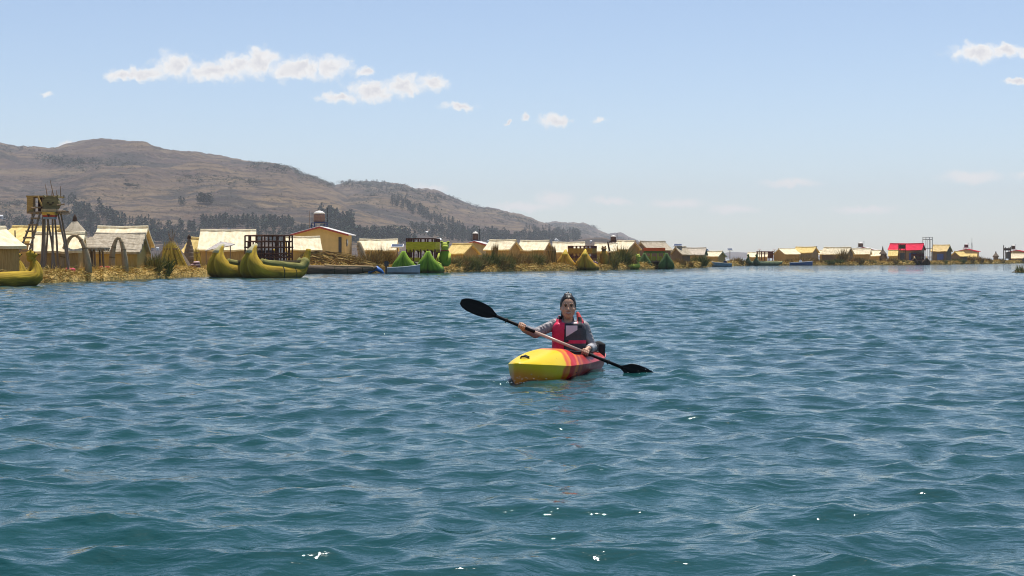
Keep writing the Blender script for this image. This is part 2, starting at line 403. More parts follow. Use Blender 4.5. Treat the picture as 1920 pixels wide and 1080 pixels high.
hill('main', [(-520, 330), (-350, 290), (-200, 258), (-100, 252), (0, 267), (40, 276), (100, 279), (140, 268), (180, 260), (215, 261), (240, 266), (270, 265), (300, 277), (330, 283),
              (380, 288), (430, 296), (480, 303), (515, 304), (545, 314), (565, 327), (600, 336), (625, 348), (660, 372), (700, 392), (760, 415), (850, 440), (930, 458), (1000, 474)],
     3000, 1250, .8, 420, 120, 1)
hill('second', [(520, 420), (560, 385), (600, 360), (630, 346), (670, 340), (720, 341), (755, 346), (780, 354), (820, 358), (860, 375), (890, 385), (930, 391), (980, 404), (1010, 417),
                (1060, 430), (1120, 448), (1180, 472)], 3500, 1500, .8, 300, 100, 4)
hill('third', [(940, 440), (980, 426), (1010, 418), (1040, 415), (1070, 418), (1095, 418), (1115, 427), (1140, 437), (1170, 455), (1205, 476)], 4600, 2600, .8, 140, 50, 7)
hill('fourth', [(1080, 455), (1130, 441), (1150, 437), (1165, 436), (1185, 445), (1210, 457), (1250, 467), (1290, 473), (1340, 480)], 5400, 3000, .8, 120, 40, 8)
hill('far', [(1180, 480), (1240, 474), (1285, 471), (1340, 477), (1375, 472), (1400, 474), (1430, 476), (1500, 478), (1600, 480), (1750, 481)], 6600, 5200, .8, 120, 20, 9, .4)
hill('mound', [(1000, 478), (1040, 460), (1085, 449), (1120, 446), (1160, 448), (1200, 455), (1240, 466), (1280, 479)], 1500, 900, .8, 120, 40, 12, .8, 2.0)

# ------------------------------------------------------------------ haze: one closed box of thin air round everything
def haze(density):
    mb = MB(); x0, x1, y0, y1, z0, z1 = -4200, 4200, -1000, 7400, -4.0, 330.0
    mb.box(((x0 + x1) / 2, (y0 + y1) / 2, (z0 + z1) / 2), (x1 - x0, y1 - y0, z1 - z0))
    m = bpy.data.materials.new('haze'); m.use_nodes = True; t = m.node_tree; t.nodes.remove(t.nodes['Principled BSDF'])
    v = N(t, 'ShaderNodeVolumePrincipled'); v.inputs['Color'].default_value = (.91, .92, .97, 1); v.inputs['Density'].default_value = density; v.inputs['Anisotropy'].default_value = 0
    L(t, v.outputs[0], t.nodes['Material Output'].inputs['Volume'])
    o = mb.build('haze', m, kind='stuff')
HAZE = 0.00013
haze(HAZE)
# ------------------------------------------------------------------ floating reed islands
STRAW = mat('cut_straw', (.40, .27, .09), .9, .15, tintmix=[(.13, .085, .03), (.46, .29, .08), (.70, .48, .15), (.40, .32, .07), (.80, .62, .28)], scale=3)
GROUND = mat('trodden_reed_mat', (.34, .22, .07), .95, .1, col2=(.62, .44, .16), scale=2.2, bump=.6, bscale=8, detail=6)
GREENREED = mat('green_reed', (.09, .10, .025), .8, .2, tintmix=[(.18, .11, .045), (.22, .22, .045), (.44, .32, .10), (.15, .19, .04), (.58, .44, .16)], scale=2)
BROWNREED = mat('dry_brown_reed', (.20, .12, .04), .85, .15, tintmix=[(.13, .07, .03), (.32, .19, .055), (.46, .30, .09), (.19, .16, .045), (.56, .40, .15)], scale=2)
DARKGREEN = mat('dark_green_reed', (.05, .07, .02), .8, .2, tintmix=[(.06, .08, .022), (.12, .15, .032), (.19, .22, .05), (.36, .28, .08)], scale=2)
GZ = 0.55
def island(px0, px1, depth, seed):
    pxs = np.linspace(px0, px1, int((px1 - px0) / 4)); e = np.array([edgeD(p) for p in pxs])
    e = e + fbm(pxs * .05, pxs * 0, 3, seed) * 2.6
    offs = np.array([-1.2, -.5, -.15, .0, .25, .6, 1.2, 2.2, 4, 7, 11, 16, 24, 34, depth - 6, depth]); hs = np.array([-1.2, -.4, -.1, .12, .30, .42, .50, .55, .6, .6, .6, .58, .55, .5, .4, -.8])
    U, O = np.meshgrid(pxs, offs); E, _ = np.meshgrid(e, offs)
    D = E + O; X = (U - 960) / F * D
    Z = np.broadcast_to(hs[:, None], D.shape) + (fbm(X * .5, D * .5, 3, seed + 2) * .34 + fbm(X * 1.7, D * 1.7, 2, seed + 5) * .2) * np.clip(hs, 0, .5)[:, None] * 1.7
    n = len(pxs); V = np.stack([X, D, Z], -1).reshape(-1, 3)
    i = np.arange(len(offs) - 1)[:, None]; j = np.arange(n - 1)[None, :]
    Fc = np.stack([i * n + j, i * n + j + 1, (i + 1) * n + j + 1, (i + 1) * n + j], -1).reshape(-1, 4)
    tag(np_mesh('reed_island', V, Fc, GROUND), kind='structure')
    # loose cut reeds hanging over the edge and lying on top
    mb = MB(); k = 0
    dens = 16000
    for _ in range(dens):
        px = random.uniform(px0, px1); ed = float(np.interp(px, pxs, e)); f = random.random()
        if f < .62:
            o = random.uniform(-.1, 1.2); z = float(np.interp(o, offs, hs)) + random.uniform(-.06, .12)
            d = Vector((random.uniform(-1, 1), random.uniform(-1.4, .2), random.uniform(-.6, .45)))
        else:
            o = random.uniform(.8, 5); z = .52 + random.uniform(0, .15); d = Vector((random.uniform(-1, 1), random.uniform(-1, 1), random.uniform(-.05, .5)))
        D = ed + o; s = D / 90
        mb.blade((Xat(px, D), D, max(z, .03)), d, random.uniform(.025, .05) * max(s * .7, .8), random.uniform(.2, .6), .3, random.random())
    mb.build('cut_reeds', STRAW, kind='stuff')
island(-330, 722, 60, 1)
island(700, 1312, 60, 2)
island(1296, 2010, 60, 3)

def clump(px, back, wpx, ytop, m, label, n=150, cat='reeds', group='reed clumps growing on the islands', name='reed_clump', spread=1.0, base=None):
    """upright reeds fanning out of one root"""
    back = .25 + back * .3; n = int(n * 3.2); D = edgeD(px) + back; s = D / F; w = wpx * s / 2 * 1.3; g = GZ - .4 if base is None else base; h = max(.5, Zat(ytop, D) - g) * 1.5
    root = (Xat(px, D), D, g); mb = MB()
    for _ in range(n):
        a = random.uniform(0, 6.283); r = math.sqrt(random.random()) * w * .8
        p = (r * math.cos(a), r * math.sin(a) * .6, 0)
        lean = Vector((p[0] / max(w, .1) * .55 * spread + random.gauss(0, .16), random.gauss(0, .2), 1))
        hh = h * random.uniform(.5, 1.02) * (1 - .45 * (r / max(w, .01)) ** 2)
        mb.blade(p, lean, random.uniform(.025, .055) * max(1, D / 140), hh, random.uniform(.1, .6), random.random())
    o = mb.build(name, m, label=label, cat=cat, group=group); o.location = root
    return o
def sheaf(label, px, back, wpx, ytop, m, lean=0.0, waist=.45, n=260, ybot=None, cat='reed sheaf', group='reed sheaves stacked to dry'):
    """a bound bundle of cut reeds stood on end"""
    D = edgeD(px) + back; s = D / F; w = wpx * s / 2; g = GZ - .1; h = Zat(ytop, D) - g
    e = empty('reed_sheaf', (Xat(px, D), D, g), 0, label, cat, group)
    mb = MB()
    for _ in range(n):
        a = random.uniform(0, 6.283); r = math.sqrt(random.random())
        p = Vector((math.cos(a) * r * w, math.sin(a) * r * w, 0)); q = Vector((math.cos(a) * r * w * waist + lean * h, math.sin(a) * r * w * waist, h * random.uniform(.85, 1.04)))
        dv = (q - p) + Vector((random.gauss(0, .05), random.gauss(0, .05), 0)) * h; mb.blade(p, dv, .075 * max(1, D / 120), (q - p).length * random.uniform(.8, 1.1), .12, random.random())
    mb.build('reeds', m, e)
    b = MB(); zc = h * .72; rw = w * (1 - (1 - waist) * .72) * 1.03
    b.lathe([(rw * 1.02, zc - .06), (rw * 1.05, zc), (rw * .99, zc + .06)], 10, (lean * zc, 0, 0)); b.build('binding_rope', mat('rope', (.22, .15, .07)), e)
    return e
# ------------------------------------------------------------------ trees on the far hillside
LEAF = mat('hillside_foliage', (.030, .042, .022), .9, .1, tintmix=[(.026, .050, .044), (.046, .074, .054), (.08, .10, .06)], scale=.4)
BARK = mat('bark', (.10, .075, .055), .9, .1)
def crown_arrays(seed, kind):
    g = random.Random(seed); vs, fs, ts = [], [], []
    n = 110
    for _ in range(n):
        u = g.random()
        if kind == 0:   # tall eucalyptus
            z = .18 + .82 * u; rad = .17 * math.sin(math.pi * min(1, (u * .85 + .12))) ** .7 * (1 + .5 * math.sin(u * 17 + seed))
        else:           # broad
            z = .15 + .85 * u; rad = .36 * math.sin(math.pi * min(1, (u * .8 + .16))) ** .6 * (1 + .35 * math.sin(u * 11 + seed))
        a = g.uniform(0, 6.283); r = rad * math.sqrt(g.random())
        c = Vector((r * math.cos(a), r * math.sin(a), z)); s = g.uniform(.035, .075) * (1.3 if kind else 1)
        nrm = Vector((g.uniform(-1, 1), g.uniform(-1, 1), g.uniform(-.4, 1))).normalized(); t1 = nrm.orthogonal().normalized(); t2 = nrm.cross(t1)
        b = len(vs); vs += [tuple(c + t1 * s), tuple(c + t2 * s * .8), tuple(c - t1 * s * g.uniform(.6, 1.1)), tuple(c - t2 * s * .8)]; fs.append((b, b + 1, b + 2, b + 3)); ts += [g.random()] * 4
    return vs, fs, ts
CROWNS = []
for k in range(6):
    vs, fs, ts = crown_arrays(k + 1, 0 if k < 4 else 1)
    mb = MB(); mb.v, mb.f, mb.t = vs, fs, ts; CROWNS.append((mb.mesh('crown'), vs, fs, ts)); CROWNS[-1][0].materials.append(LEAF)
tk = MB(); tk.bar((0, 0, -.06), (.006, 0, .5), .016, .009, 5); tk.bar((.005, 0, .35), (.06, .03, .6), .008, .004, 4); tk.bar((.005, 0, .42), (-.05, -.02, .68), .007, .003, 4)
TRUNK = tk.mesh('trunk'); TRUNK.materials.append(BARK)
def tree(key, px, py, hpx, label, group, broad=False):
    p = on_hill(key, px, py); h = hpx * p.y / F
    e = empty('eucalyptus_tree' if not broad else 'broad_tree', p, random.uniform(0, 6.28), label, 'tree', group)
    c = bpy.data.objects.new('crown', CROWNS[random.randrange(4, 6) if broad else random.randrange(4)][0]); t = bpy.data.objects.new('trunk', TRUNK)
    for o in (t, c): C.objects.link(o); o.parent = e
    e.scale = (h * random.uniform(.85, 1.25),) * 2 + (h,)
wood_v, wood_f, wood_t = [], [], []
def wood(key, x0, x1, ya, yb, n, hpx):
    """uncounted trees of a far wood, ya..yb = rows of the stem feet at the two ends (tuples)"""
    for _ in range(n):
        u = random.random(); px = x0 + (x1 - x0) * u; py = ya[0] + (ya[1] - ya[0]) * u + random.random() * ((yb[0] - ya[0]) * (1 - u) + (yb[1] - ya[1]) * u)
        p = on_hill(key, px, py); h = hpx * random.uniform(.6, 1.15) * p.y / F; _, vs, fs, ts = CROWNS[random.randrange(6)]
        b = len(wood_v); ca, sa = math.cos(px * 7.1), math.sin(px * 7.1); w = h * random.uniform(.9, 1.4)
        for v in vs[::1]: wood_v.append((p.x + (v[0] * ca - v[1] * sa) * w, p.y + (v[0] * sa + v[1] * ca) * w, p.z + v[2] * h))
        for f in fs: wood_f.append(tuple(i + b for i in f))
        wood_t.extend(ts)
for a in [('main', -200, 60, (424, 428), (436, 436), 70, 18), ('main', 0, 110, (452, 452), (468, 468), 40, 22), ('main', 110, 300, (405, 440), (445, 458), 150, 20), ('main', 130, 215, (390, 405), (415, 425), 40, 20),
          ('main', 250, 380, (425, 430), (470, 470), 110, 20), ('main', 380, 550, (420, 418), (432, 430), 120, 18), ('main', 470, 640, (430, 440), (462, 462), 120, 20),
          ('main', 600, 660, (400, 420), (455, 455), 90, 26), ('main', 640, 780, (440, 444), (458, 462), 110, 22), ('second', 735, 880, (372, 436), (386, 446), 90, 13),
          ('second', 770, 900, (430, 436), (452, 456), 90, 18), ('second', 860, 1085, (440, 444), (456, 460), 170, 17), ('second', 980, 1090, (424, 440), (434, 450), 50, 10), ('second', 650, 730, (342, 344), (352, 360), 40, 7),
          ('second', 760, 850, (356, 372), (368, 380), 40, 8)]:
    wood(*a)
def scrub(key, x0, x1, ya, yb, n, wpx):
    """dark rocks and bushes on the slope: low clumps, wider than high"""
    for _ in range(int(n * 1.5)):
        u = random.random(); px = x0 + (x1 - x0) * u; py = ya[0] + (ya[1] - ya[0]) * u + abs(random.gauss(0, .55)) * ((yb[0] - ya[0]) * (1 - u) + (yb[1] - ya[1]) * u)
        p = on_hill(key, px, py); w = wpx * 1.5 * random.uniform(.4, 1.3) * p.y / F; _, vs, fs, ts = CROWNS[4 + random.randrange(2)]; b = len(wood_v); k = 14 + random.randrange(20)
        o = random.randrange(60) * 4
        for v in vs[o:o + 4 * k]: wood_v.append((p.x + v[0] * 1.6 * w, p.y + v[1] * 1.6 * w, p.z - .12 * w + v[2] * w * .42))
        for f in fs[:len(vs[o:o + 4 * k]) // 4]: wood_f.append(tuple(i + b for i in f))
        wood_t.extend(ts[o:o + 4 * k])
for a in [('main', -200, 60, (274, 276), (290, 292), 90, 9), ('main', 65, 160, (288, 300), (302, 318), 110, 10), ('main', 150, 260, (296, 305), (318, 322), 60, 8), ('main', 470, 566, (303, 316), (318, 330), 130, 9), ('main', 560, 626, (322, 346), (336, 352), 80, 8),
          ('main', 330, 490, (325, 338), (345, 352), 120, 8), ('main', 0, 600, (330, 370), (420, 430), 330, 5), ('main', 60, 520, (275, 310), (340, 350), 160, 5), ('main', 0, 90, (375, 385), (400, 412), 50, 10), ('main', 235, 262, (340, 345), (352, 356), 22, 8),
          ('second', 640, 765, (340, 348), (352, 362), 190, 9), ('second', 740, 860, (350, 374), (362, 388), 150, 8), ('second', 860, 1010, (376, 418), (386, 424), 110, 7), ('second', 650, 950, (365, 400), (430, 440), 220, 5), ('third', 980, 1120, (418, 424), (432, 440), 200, 7), ('third', 1040, 1170, (420, 448), (440, 458), 140, 7), ('fourth', 1120, 1200, (438, 452), (450, 460), 90, 6), ('second', 650, 830, (342, 362), (372, 396), 180, 8)]:
    scrub(*a)
np_mesh('hillside_wood', np.array(wood_v), np.array(wood_f), LEAF, False, np.array(wood_t)); tag(bpy.data.objects['hillside_wood'], kind='stuff')
ORD = 'first second third fourth fifth sixth seventh eighth ninth tenth eleventh twelfth thirteenth fourteenth fifteenth sixteenth seventeenth eighteenth nineteenth twentieth twenty-first twenty-second'.split()
def row(key, n, x0, x1, y0, y1, jit, h, label, group, broad=False):
    for i in range(n):
        u = (i + random.uniform(.1, .9)) / n; tree(key, x0 + (x1 - x0) * u, y0 + (y1 - y0) * u + random.uniform(-jit, jit), h * random.uniform(.7, 1.2), ORD[i] + ' tree from the left ' + label, group, broad)
HG = 'trees standing clear on the far hillside'
row('main', 7, 372, 398, 382, 384, 1.5, 18, 'in the lone grove on the bare hillside', 'lone grove high on the hillside', True)
row('main', 3, 336, 346, 384, 386, 1.5, 13, 'in the little group beside the lone grove', HG, True)
row('main', 9, 120, 172, 384, 402, 4, 22, 'in the upper row right of the watchtower', HG)
row('main', 12, 178, 240, 402, 424, 6, 24, 'in the tall row above the conical kiosk', HG)
row('main', 12, 10, 78, 418, 424, 3, 17, 'in the dark band left of the watchtower', HG, True)
row('main', 10, 240, 300, 418, 424, 4, 15, 'in the low row above the layered thatch hut', HG)
row('main', 22, 385, 545, 424, 424, 3, 21, 'in the belt above the lattice boat', HG)
row('main', 14, 296, 376, 452, 462, 5, 22, 'low on the slope behind the dark tipi', HG, True)
row('main', 12, 612, 662, 410, 440, 10, 28, 'in the tall stand right of the blue tank stand', HG)
row('main', 16, 660, 760, 450, 452, 4, 24, 'at the hill foot right of the yellow house', HG, True)
row('second', 12, 745, 800, 378, 402, 3, 14, 'in the upper dark line down the second ridge', HG)
row('second', 14, 800, 880, 404, 440, 3, 15, 'in the lower dark line down the second ridge', HG)
row('second', 14, 880, 985, 452, 452, 3, 18, 'at the hill foot behind the long pale hut', HG, True)
row('second', 12, 985, 1085, 452, 454, 2, 16, 'at the hill foot behind the golden cabin boat', HG, True)
row('fourth', 4, 1165, 1205, 452, 460, 1, 8, 'on the last low ridge, tiny', HG)
# small houses at the hill foot
HW = mat('far_whitewash', (.72, .70, .66), .8); HR = mat('far_sheet_roof', (.62, .62, .62), .5); HT = mat('far_tile_roof', (.30, .12, .08), .8); DK = mat('dark_opening', (.02, .02, .022), .9)
def far_house(key, px, py, w, h, label, roof):
    p = on_hill(key, px, py); s = p.y / F; w *= s; h *= s
    e = empty('hillside_house', p, random.uniform(-.4, .4), label, 'house', 'small houses on the far hillside')
    MB().box((0, 0, h / 2 - 1), (w, w * .6, h + 2)).build('wall', HW, e)
    MB().add([(-w * .55, -w * .36, h), (w * .55, -w * .36, h), (w * .55, w * .36, h), (-w * .55, w * .36, h), (-w * .5, 0, h * 1.45), (w * .5, 0, h * 1.45)], [(0, 1, 5, 4), (2, 3, 4, 5), (0, 4, 3), (1, 2, 5), (3, 2, 1, 0)]).build('roof', roof, e)
    MB().box((w * .1, -w * .3 - .03, h * .35), (w * .16, .05, h * .6)).build('door', DK, e)
for a in [('main', 3, 409, 16, 5, 'flat pale house at the left edge below the dark trees', HR), ('main', 742, 441, 8, 4, 'small white house on the hill foot above the green castle boat', HR), ('main', 757, 438, 5, 4, 'tiny white house between trees above the green castle boat', HR),
          ('second', 802, 440, 11, 4, 'white roofed house right of the castle boat on the hill foot', HR), ('second', 820, 458, 14, 7, 'pale blue house just behind the animal figurehead', HR), ('second', 917, 456, 9, 4, 'small pale house behind the beige tank house', HR),
          ('second', 1037, 453, 14, 4, 'white shed behind the pale cream huts', HR), ('second', 1048, 455, 8, 4, 'second white shed right of the first behind the huts', HR), ('mound', 1108, 455, 4, 3, 'tiny white house on the brown mound', HW), ('main', 296, 468, 5, 4, 'tiny white house left of the dark tipi hut', HR),
          ('main', 655, 470, 6, 5, 'white shed low behind the yellow house corner', HR), ('main', 430, 428, 5, 3, 'tiny house in the tree belt above the big hut', HT)]:
    far_house(*a)
# ------------------------------------------------------------------ reed huts, houses, tanks
THATCH = mat('pale_thatch', (.68, .55, .35), .9, .15, col2=(.86, .76, .54), scale=1.6, bump=.5, bscale=9, stretch=(3, 1, 1), detail=6)
THATCH_Y = mat('yellow_thatch', (.58, .41, .14), .9, .15, col2=(.76, .57, .23), scale=1.6, bump=.5, bscale=9, stretch=(3, 1, 1), detail=6)
THATCH_G = mat('weathered_grey_thatch', (.33, .27, .19), .9, .15, col2=(.50, .43, .32), scale=2.2, bump=.6, bscale=9, stretch=(3, 1, 1), detail=6)
THATCH_D = mat('old_dark_thatch', (.16, .125, .09), .9, .15, col2=(.27, .21, .15), scale=2, bump=.5, bscale=9, stretch=(3, 1, 1), detail=6)
WALL_B = mat('brown_reed_wall', (.36, .22, .08), .9, .15, col2=(.52, .35, .14), scale=5, bump=.5, bscale=10, stretch=(4, 4, .35))
WALL_O = mat('ochre_reed_wall', (.46, .29, .08), .9, .15, col2=(.58, .40, .14), scale=4, bump=.5, bscale=10, stretch=(4, 4, .35))
WALL_D = mat('dark_reed_wall', (.13, .10, .075), .9, .15, col2=(.21, .16, .115), scale=4, bump=.4, bscale=10, stretch=(4, 4, .35))
def roof_slab(w, run, drop, th, nx, ny, jit, sag, over):
    """one thatch slope: from the ridge (y=0,z=0) to the eave (y=-run, z=-drop), with thickness and an uneven surface"""
    mb = MB(); n = Vector((0, -drop, run)).normalized(); g = random.Random(int(w * 1000)); top = []; bot = []
    for j in range(ny + 1):
        for i in range(nx + 1):
            u, v = i / nx, j / ny
            x = (u - .5) * w + (g.uniform(-1, 1) * jit if j == ny else 0); p = Vector((x, -run * v, -drop * v - sag * math.sin(math.pi * v) + g.gauss(0, jit * .6) - sag * .5 * math.sin(math.pi * u)))
            top.append(p + n * th * .5); bot.append(p - n * th * .5)
    W1 = nx + 1; nb = len(top); fs = []
    for j in range(ny):
        for i in range(nx):
            a = j * W1 + i; fs += [(a, a + W1, a + W1 + 1, a + 1), (nb + a, nb + a + 1, nb + a + W1 + 1, nb + a + W1)]
    for i in range(nx): a = ny * W1 + i; fs.append((a, a + nb, a + nb + 1, a + 1)); fs.append((i, i + 1, i + 1 + nb, i + nb))
    for j in range(ny):
        a = j * W1; fs.append((a, a + nb, a + W1 + nb, a + W1)); a += nx; fs.append((a, a + W1, a + W1 + nb, a + nb))
    return mb.add(top + bot, fs)
def hut(label, l, r, yr, ye, back, g=0, roof=THATCH, wall=WALL_B, courses=0, door=None, cat='hut', name='reed_hut', ang=None, dep=None, group='thatched reed huts on the islands', over=.3, th=.14):
    """l..r: columns it spans, yr/ye: rows of ridge and eave, back: metres behind the shore edge, g: columns of gable in view (right +, left -)"""
    pc = (l + r) / 2; D = edgeD(pc) + back; s = D / F; a = R(ang) if ang is not None else (R(30) if g else R(4))
    Lm = max(1.6, (r - l - abs(g)) * s / math.cos(a)); Wm = dep or (min(4.6, max(2.2, abs(g) * s / math.sin(a))) if g else 3.4)
    zr, ze = Zat(yr, D) - GZ, Zat(ye, D) - GZ; zr = max(zr, ze + .5)
    e = empty(name, (Xat(pc, D), D, GZ), (-a if g >= 0 else a) - math.atan((pc - 960) / F), label, cat, group)
    run = Wm / 2 + over; drop = zr - ze; hw = Wm / 2; zw = max(.25, zr - drop * hw / run - .08)
    wl = Lm / 2 - .22
    mb = MB()
    pts = [(-hw, 0), (hw, 0), (hw, zw), (0, zr - .12), (-hw, zw)]
    vs = [(-wl, y, z) for y, z in pts] + [(wl, y, z) for y, z in pts]
    mb.add(vs, [(4, 3, 2, 1, 0), (5, 6, 7, 8, 9), (0, 1, 6, 5), (1, 2, 7, 6), (3, 4, 9, 8), (4, 0, 5, 9), (2, 3, 8, 7)]).build('wall', wall, e)
    nx = max(6, int(Lm / .5))
    for sgn in (1, -1):
        if courses and sgn == 1:
            for k in range(courses):
                v0, v1 = k / courses, (k + 1) / courses + .02
                m2 = roof_slab(Lm + .05 * (k % 2), run * (v1 - v0), drop * (v1 - v0) , th * 1.1, nx, 2, .03, .0, 0)
                m2.v = [(x, y - run * v0, z + zr - drop * v0 + .045) for x, y, z in m2.v]
                m2.build('thatch_course', roof, e)
        else:
            m2 = roof_slab(Lm, run, drop, th, nx, 5, .035, .05, 0); m2.v = [(x, y * sgn, z + zr) for x, y, z in m2.v]
            if sgn < 0: m2.f = [tuple(reversed(f)) for f in m2.f]
            m2.build('roof', roof, e)
    rc = MB(); rc.sweep([(-Lm / 2, 0, zr + .06), (0, 0, zr + .02), (Lm / 2, 0, zr + .06)], [.13, .12, .13], 7); rc.build('ridge_roll', roof, e)
    if door:
        x, wd, hd, m = door
        d = MB(); d.box((x * Lm, -hw - .03, hd / 2), (wd, .06, hd)); d.build('door', m, e)
    return e
PLY = mat('yellow_plaster', (.62, .45, .20), .85, .2, var=.08, scale=2); CORR = mat('corrugated_sheet', (.58, .55, .53), .45, .5, var=.1, scale=3); REDF = mat('red_fascia', (.36, .07, .06), .6)
BEI = mat('beige_plaster', (.42, .34, .22), .85, .2, var=.1, scale=2); REDSHEET = mat('red_sheet_roof', (.62, .022, .06), .8, .1, var=.1, scale=1.5); FRAME = mat('window_frame_grey', (.20, .19, .19), .6)
GLASS = mat('dark_window_glass', (.03, .035, .045), .08, .5, var=.1); BLUEP = mat('blue_paint', (.05, .10, .30), .5, .4); BLUEM = mat('blue_metal', (.035, .05, .16), .45, .5); WHITE = mat('white_paint', (.75, .74, .72), .5, .4, var=.06)
WOOD = mat('weathered_wood', (.17, .115, .07), .85, .15, col2=(.29, .21, .14), scale=5, stretch=(4, 4, .6)); WOODD = mat('dark_timber', (.065, .04, .028), .8, .2, var=.3); WOODR = mat('reddish_timber', (.15, .055, .035), .8, .2, var=.3)
TAN = mat('tan_reed_panel', (.40, .25, .085), .85, .15, var=.18, scale=5, stretch=(1, 1, 5), bump=.4, bscale=14); BLACKP = mat('black_plastic', (.018, .018, .02), .4, .5)
def house(label, l, r, yr, ye, back, wallm, roofm, side=8, win=True, ytrim=REDF, ang=-8, cat='house', name='house'):
    """gable end towards the water"""
    pc = (l + r) / 2; D = edgeD(pc) + back; s = D / F; W2 = (r - l) * s / 2; zr, ze = Zat(yr, D) - GZ, Zat(ye, D) - GZ
    e = empty(name, (Xat(pc, D), D, GZ), R(ang) - math.atan((pc - 960) / F), label, cat, 'gabled houses with water tanks'); dp = 5.0; hw = W2 * .86; k = (zr - ze) / W2; zw = zr - hw * k - .05
    MB().prism([(-hw, 0), (hw, 0), (hw, zw), (0, zr - .08), (-hw, zw)], 0, dp).build('wall', wallm, e)
    for sg in (-1, 1):
        m = MB(); nr_ = 14; x1 = sg * W2
        P = [(0, zr), (x1, ze), (x1, ze + .06), (0, zr + .06)] if sg > 0 else [(0, zr + .06), (x1, ze + .06), (x1, ze), (0, zr)]
        m.prism(P, -.45, dp + .4).build('roof', roofm, e)
        f = MB(); f.prism([(0, zr - .09), (x1, ze - .09), (x1, ze + .075), (0, zr + .075)] if sg > 0 else [(0, zr + .075), (x1, ze + .075), (x1, ze - .09), (0, zr - .09)], -.49, -.452).build('fascia_board', ytrim, e)
        for j in range(nr_):   # sheet ribs
            y = -.40 + (dp + .7) * j / (nr_ - 1); b = MB(); b.bar((0.02 * sg, y, zr + .075), (x1, y, ze + .075), .022, n=4)
            if j == 0: ribs = MB()
            ribs.add(b.v, b.f)
        ribs.build('sheet_ribs', roofm, e, kind='stuff')
    if win:
        w = MB().box((-hw * .52, -.03, zw * .72), (hw * .55, .06, zw * .24)).build('window', FRAME, e); MB().box((-hw * .52, -.075, zw * .72), (hw * .48, .03, zw * .18)).build('pane', GLASS, w)
        d = MB().box((hw * .80, -.03, zw * .46), (hw * .12, .06, zw * .92)).build('door', mat('slate_door', (.05, .055, .065), .6), e)
        w2 = MB().box((hw + .03, 1.2, zw * .74), (.06, .8, zw * .22)).build('window', FRAME, e); MB().box((hw + .075, 1.2, zw * .74), (.03, .7, zw * .16)).build('pane', GLASS, w2)
    return e
TANKC = mat('tank_reddish_grey', (.26, .16, .13), .5, .4, var=.15); TANKD = mat('tank_dark_brown', (.085, .045, .035), .5, .4, var=.2); LIDW = mat('tank_white_lid', (.70, .66, .60), .5, .4, var=.05)
def tank(label, l, r, yt, yb, back, body, leg, ystand):
    """water tank on a tall stand; yt/yb rows of tank top and bottom, ystand row where its legs meet the stand's spread"""
    pc = (l + r) / 2; D = edgeD(pc) + back; s = D / F; rd = (r - l) * s / 2; zt, zb = Zat(yt, D) - GZ, Zat(yb, D) - GZ; h = zt - zb
    e = empty('water_tank', (Xat(pc, D), D, GZ), R(20), label, 'water tank', 'roof-high water tanks on stands')
    MB().lathe([(rd * .94, zb), (rd, zb + h * .08), (rd * .97, zb + h * .3), (rd, zb + h * .34), (rd * .97, zb + h * .55), (rd, zb + h * .6), (rd * .97, zb + h * .72)], 18).build('tank', body, e, smooth=True)
    MB().lathe([(rd * 1.0, zb + h * .72), (rd * 1.0, zb + h * .78), (rd * .55, zb + h * .95), (rd * .25, zb + h * .97), (rd * .25, zt), (.02, zt + .01)], 18).build('lid', LIDW, e, smooth=True)
    w = rd * 1.15
    pl = MB(); pl.box((0, 0, zb - .05), (2 * w, 2 * w, .1)); pl.build('platform', leg, e)
    for x in (-1, 1):
        for y in (-1, 1):
            MB().bar((x * w * 1.05, y * w * 1.05, -.3), (x * w * .95, y * w * .95, zb - .1), .06, n=5).build('leg', leg, e)
    for x in (-1, 1): MB().bar((x * w, -w, zb - (zb - 2.3) * .3), (x * w, w, zb - .15), .03, n=4).build('brace', leg, e)
    MB().bar((w * 1.1, -w * .4, zb - .4), (w * 1.12, -w * .4, zt + .25), .035, n=5).build('pipe', BLACKP, e)
    MB().bar((-w * 1.1, 0, zb - .4), (-w * 1.1, 0, zt - .05), .02, n=4).build('pipe', BLACKP, e)
    return e
def solar(label, px, back, wpx, yp, ang, white=False, cat='solar panel'):
    D = edgeD(px) + back; s = D / F; z = Zat(yp, D) - GZ; w = wpx * s
    e = empty('solar_panel', (Xat(px, D), D, GZ), R(ang), label, cat, 'solar panels on posts')
    MB().bar((0, 0, -.2), (0, 0, z - .05), .05, n=6).build('post', WOOD, e)
    p = MB().box((0, 0, z), (w, .9, .05), tilt=(R(16), 'X')).build('panel', mat('solar_cell_blue', (.05, .06, .09), .2, .6), e)
    f = MB()
    for sx in (-1, 1): f.box((sx * w / 2, 0, z), (.06, .96, .09), tilt=(R(16), 'X'))
    m = Matrix.Rotation(R(16), 3, 'X')
    for sy in (-1, 1):
        c = m @ Vector((0, sy * .45, 0)); f.box((c.x, c.y, c.z + z), (w, .06, .09), tilt=(R(16), 'X'))
    f.build('frame', WHITE if white else mat('aluminium', (.5, .5, .5), .4, .5), p)
    return e
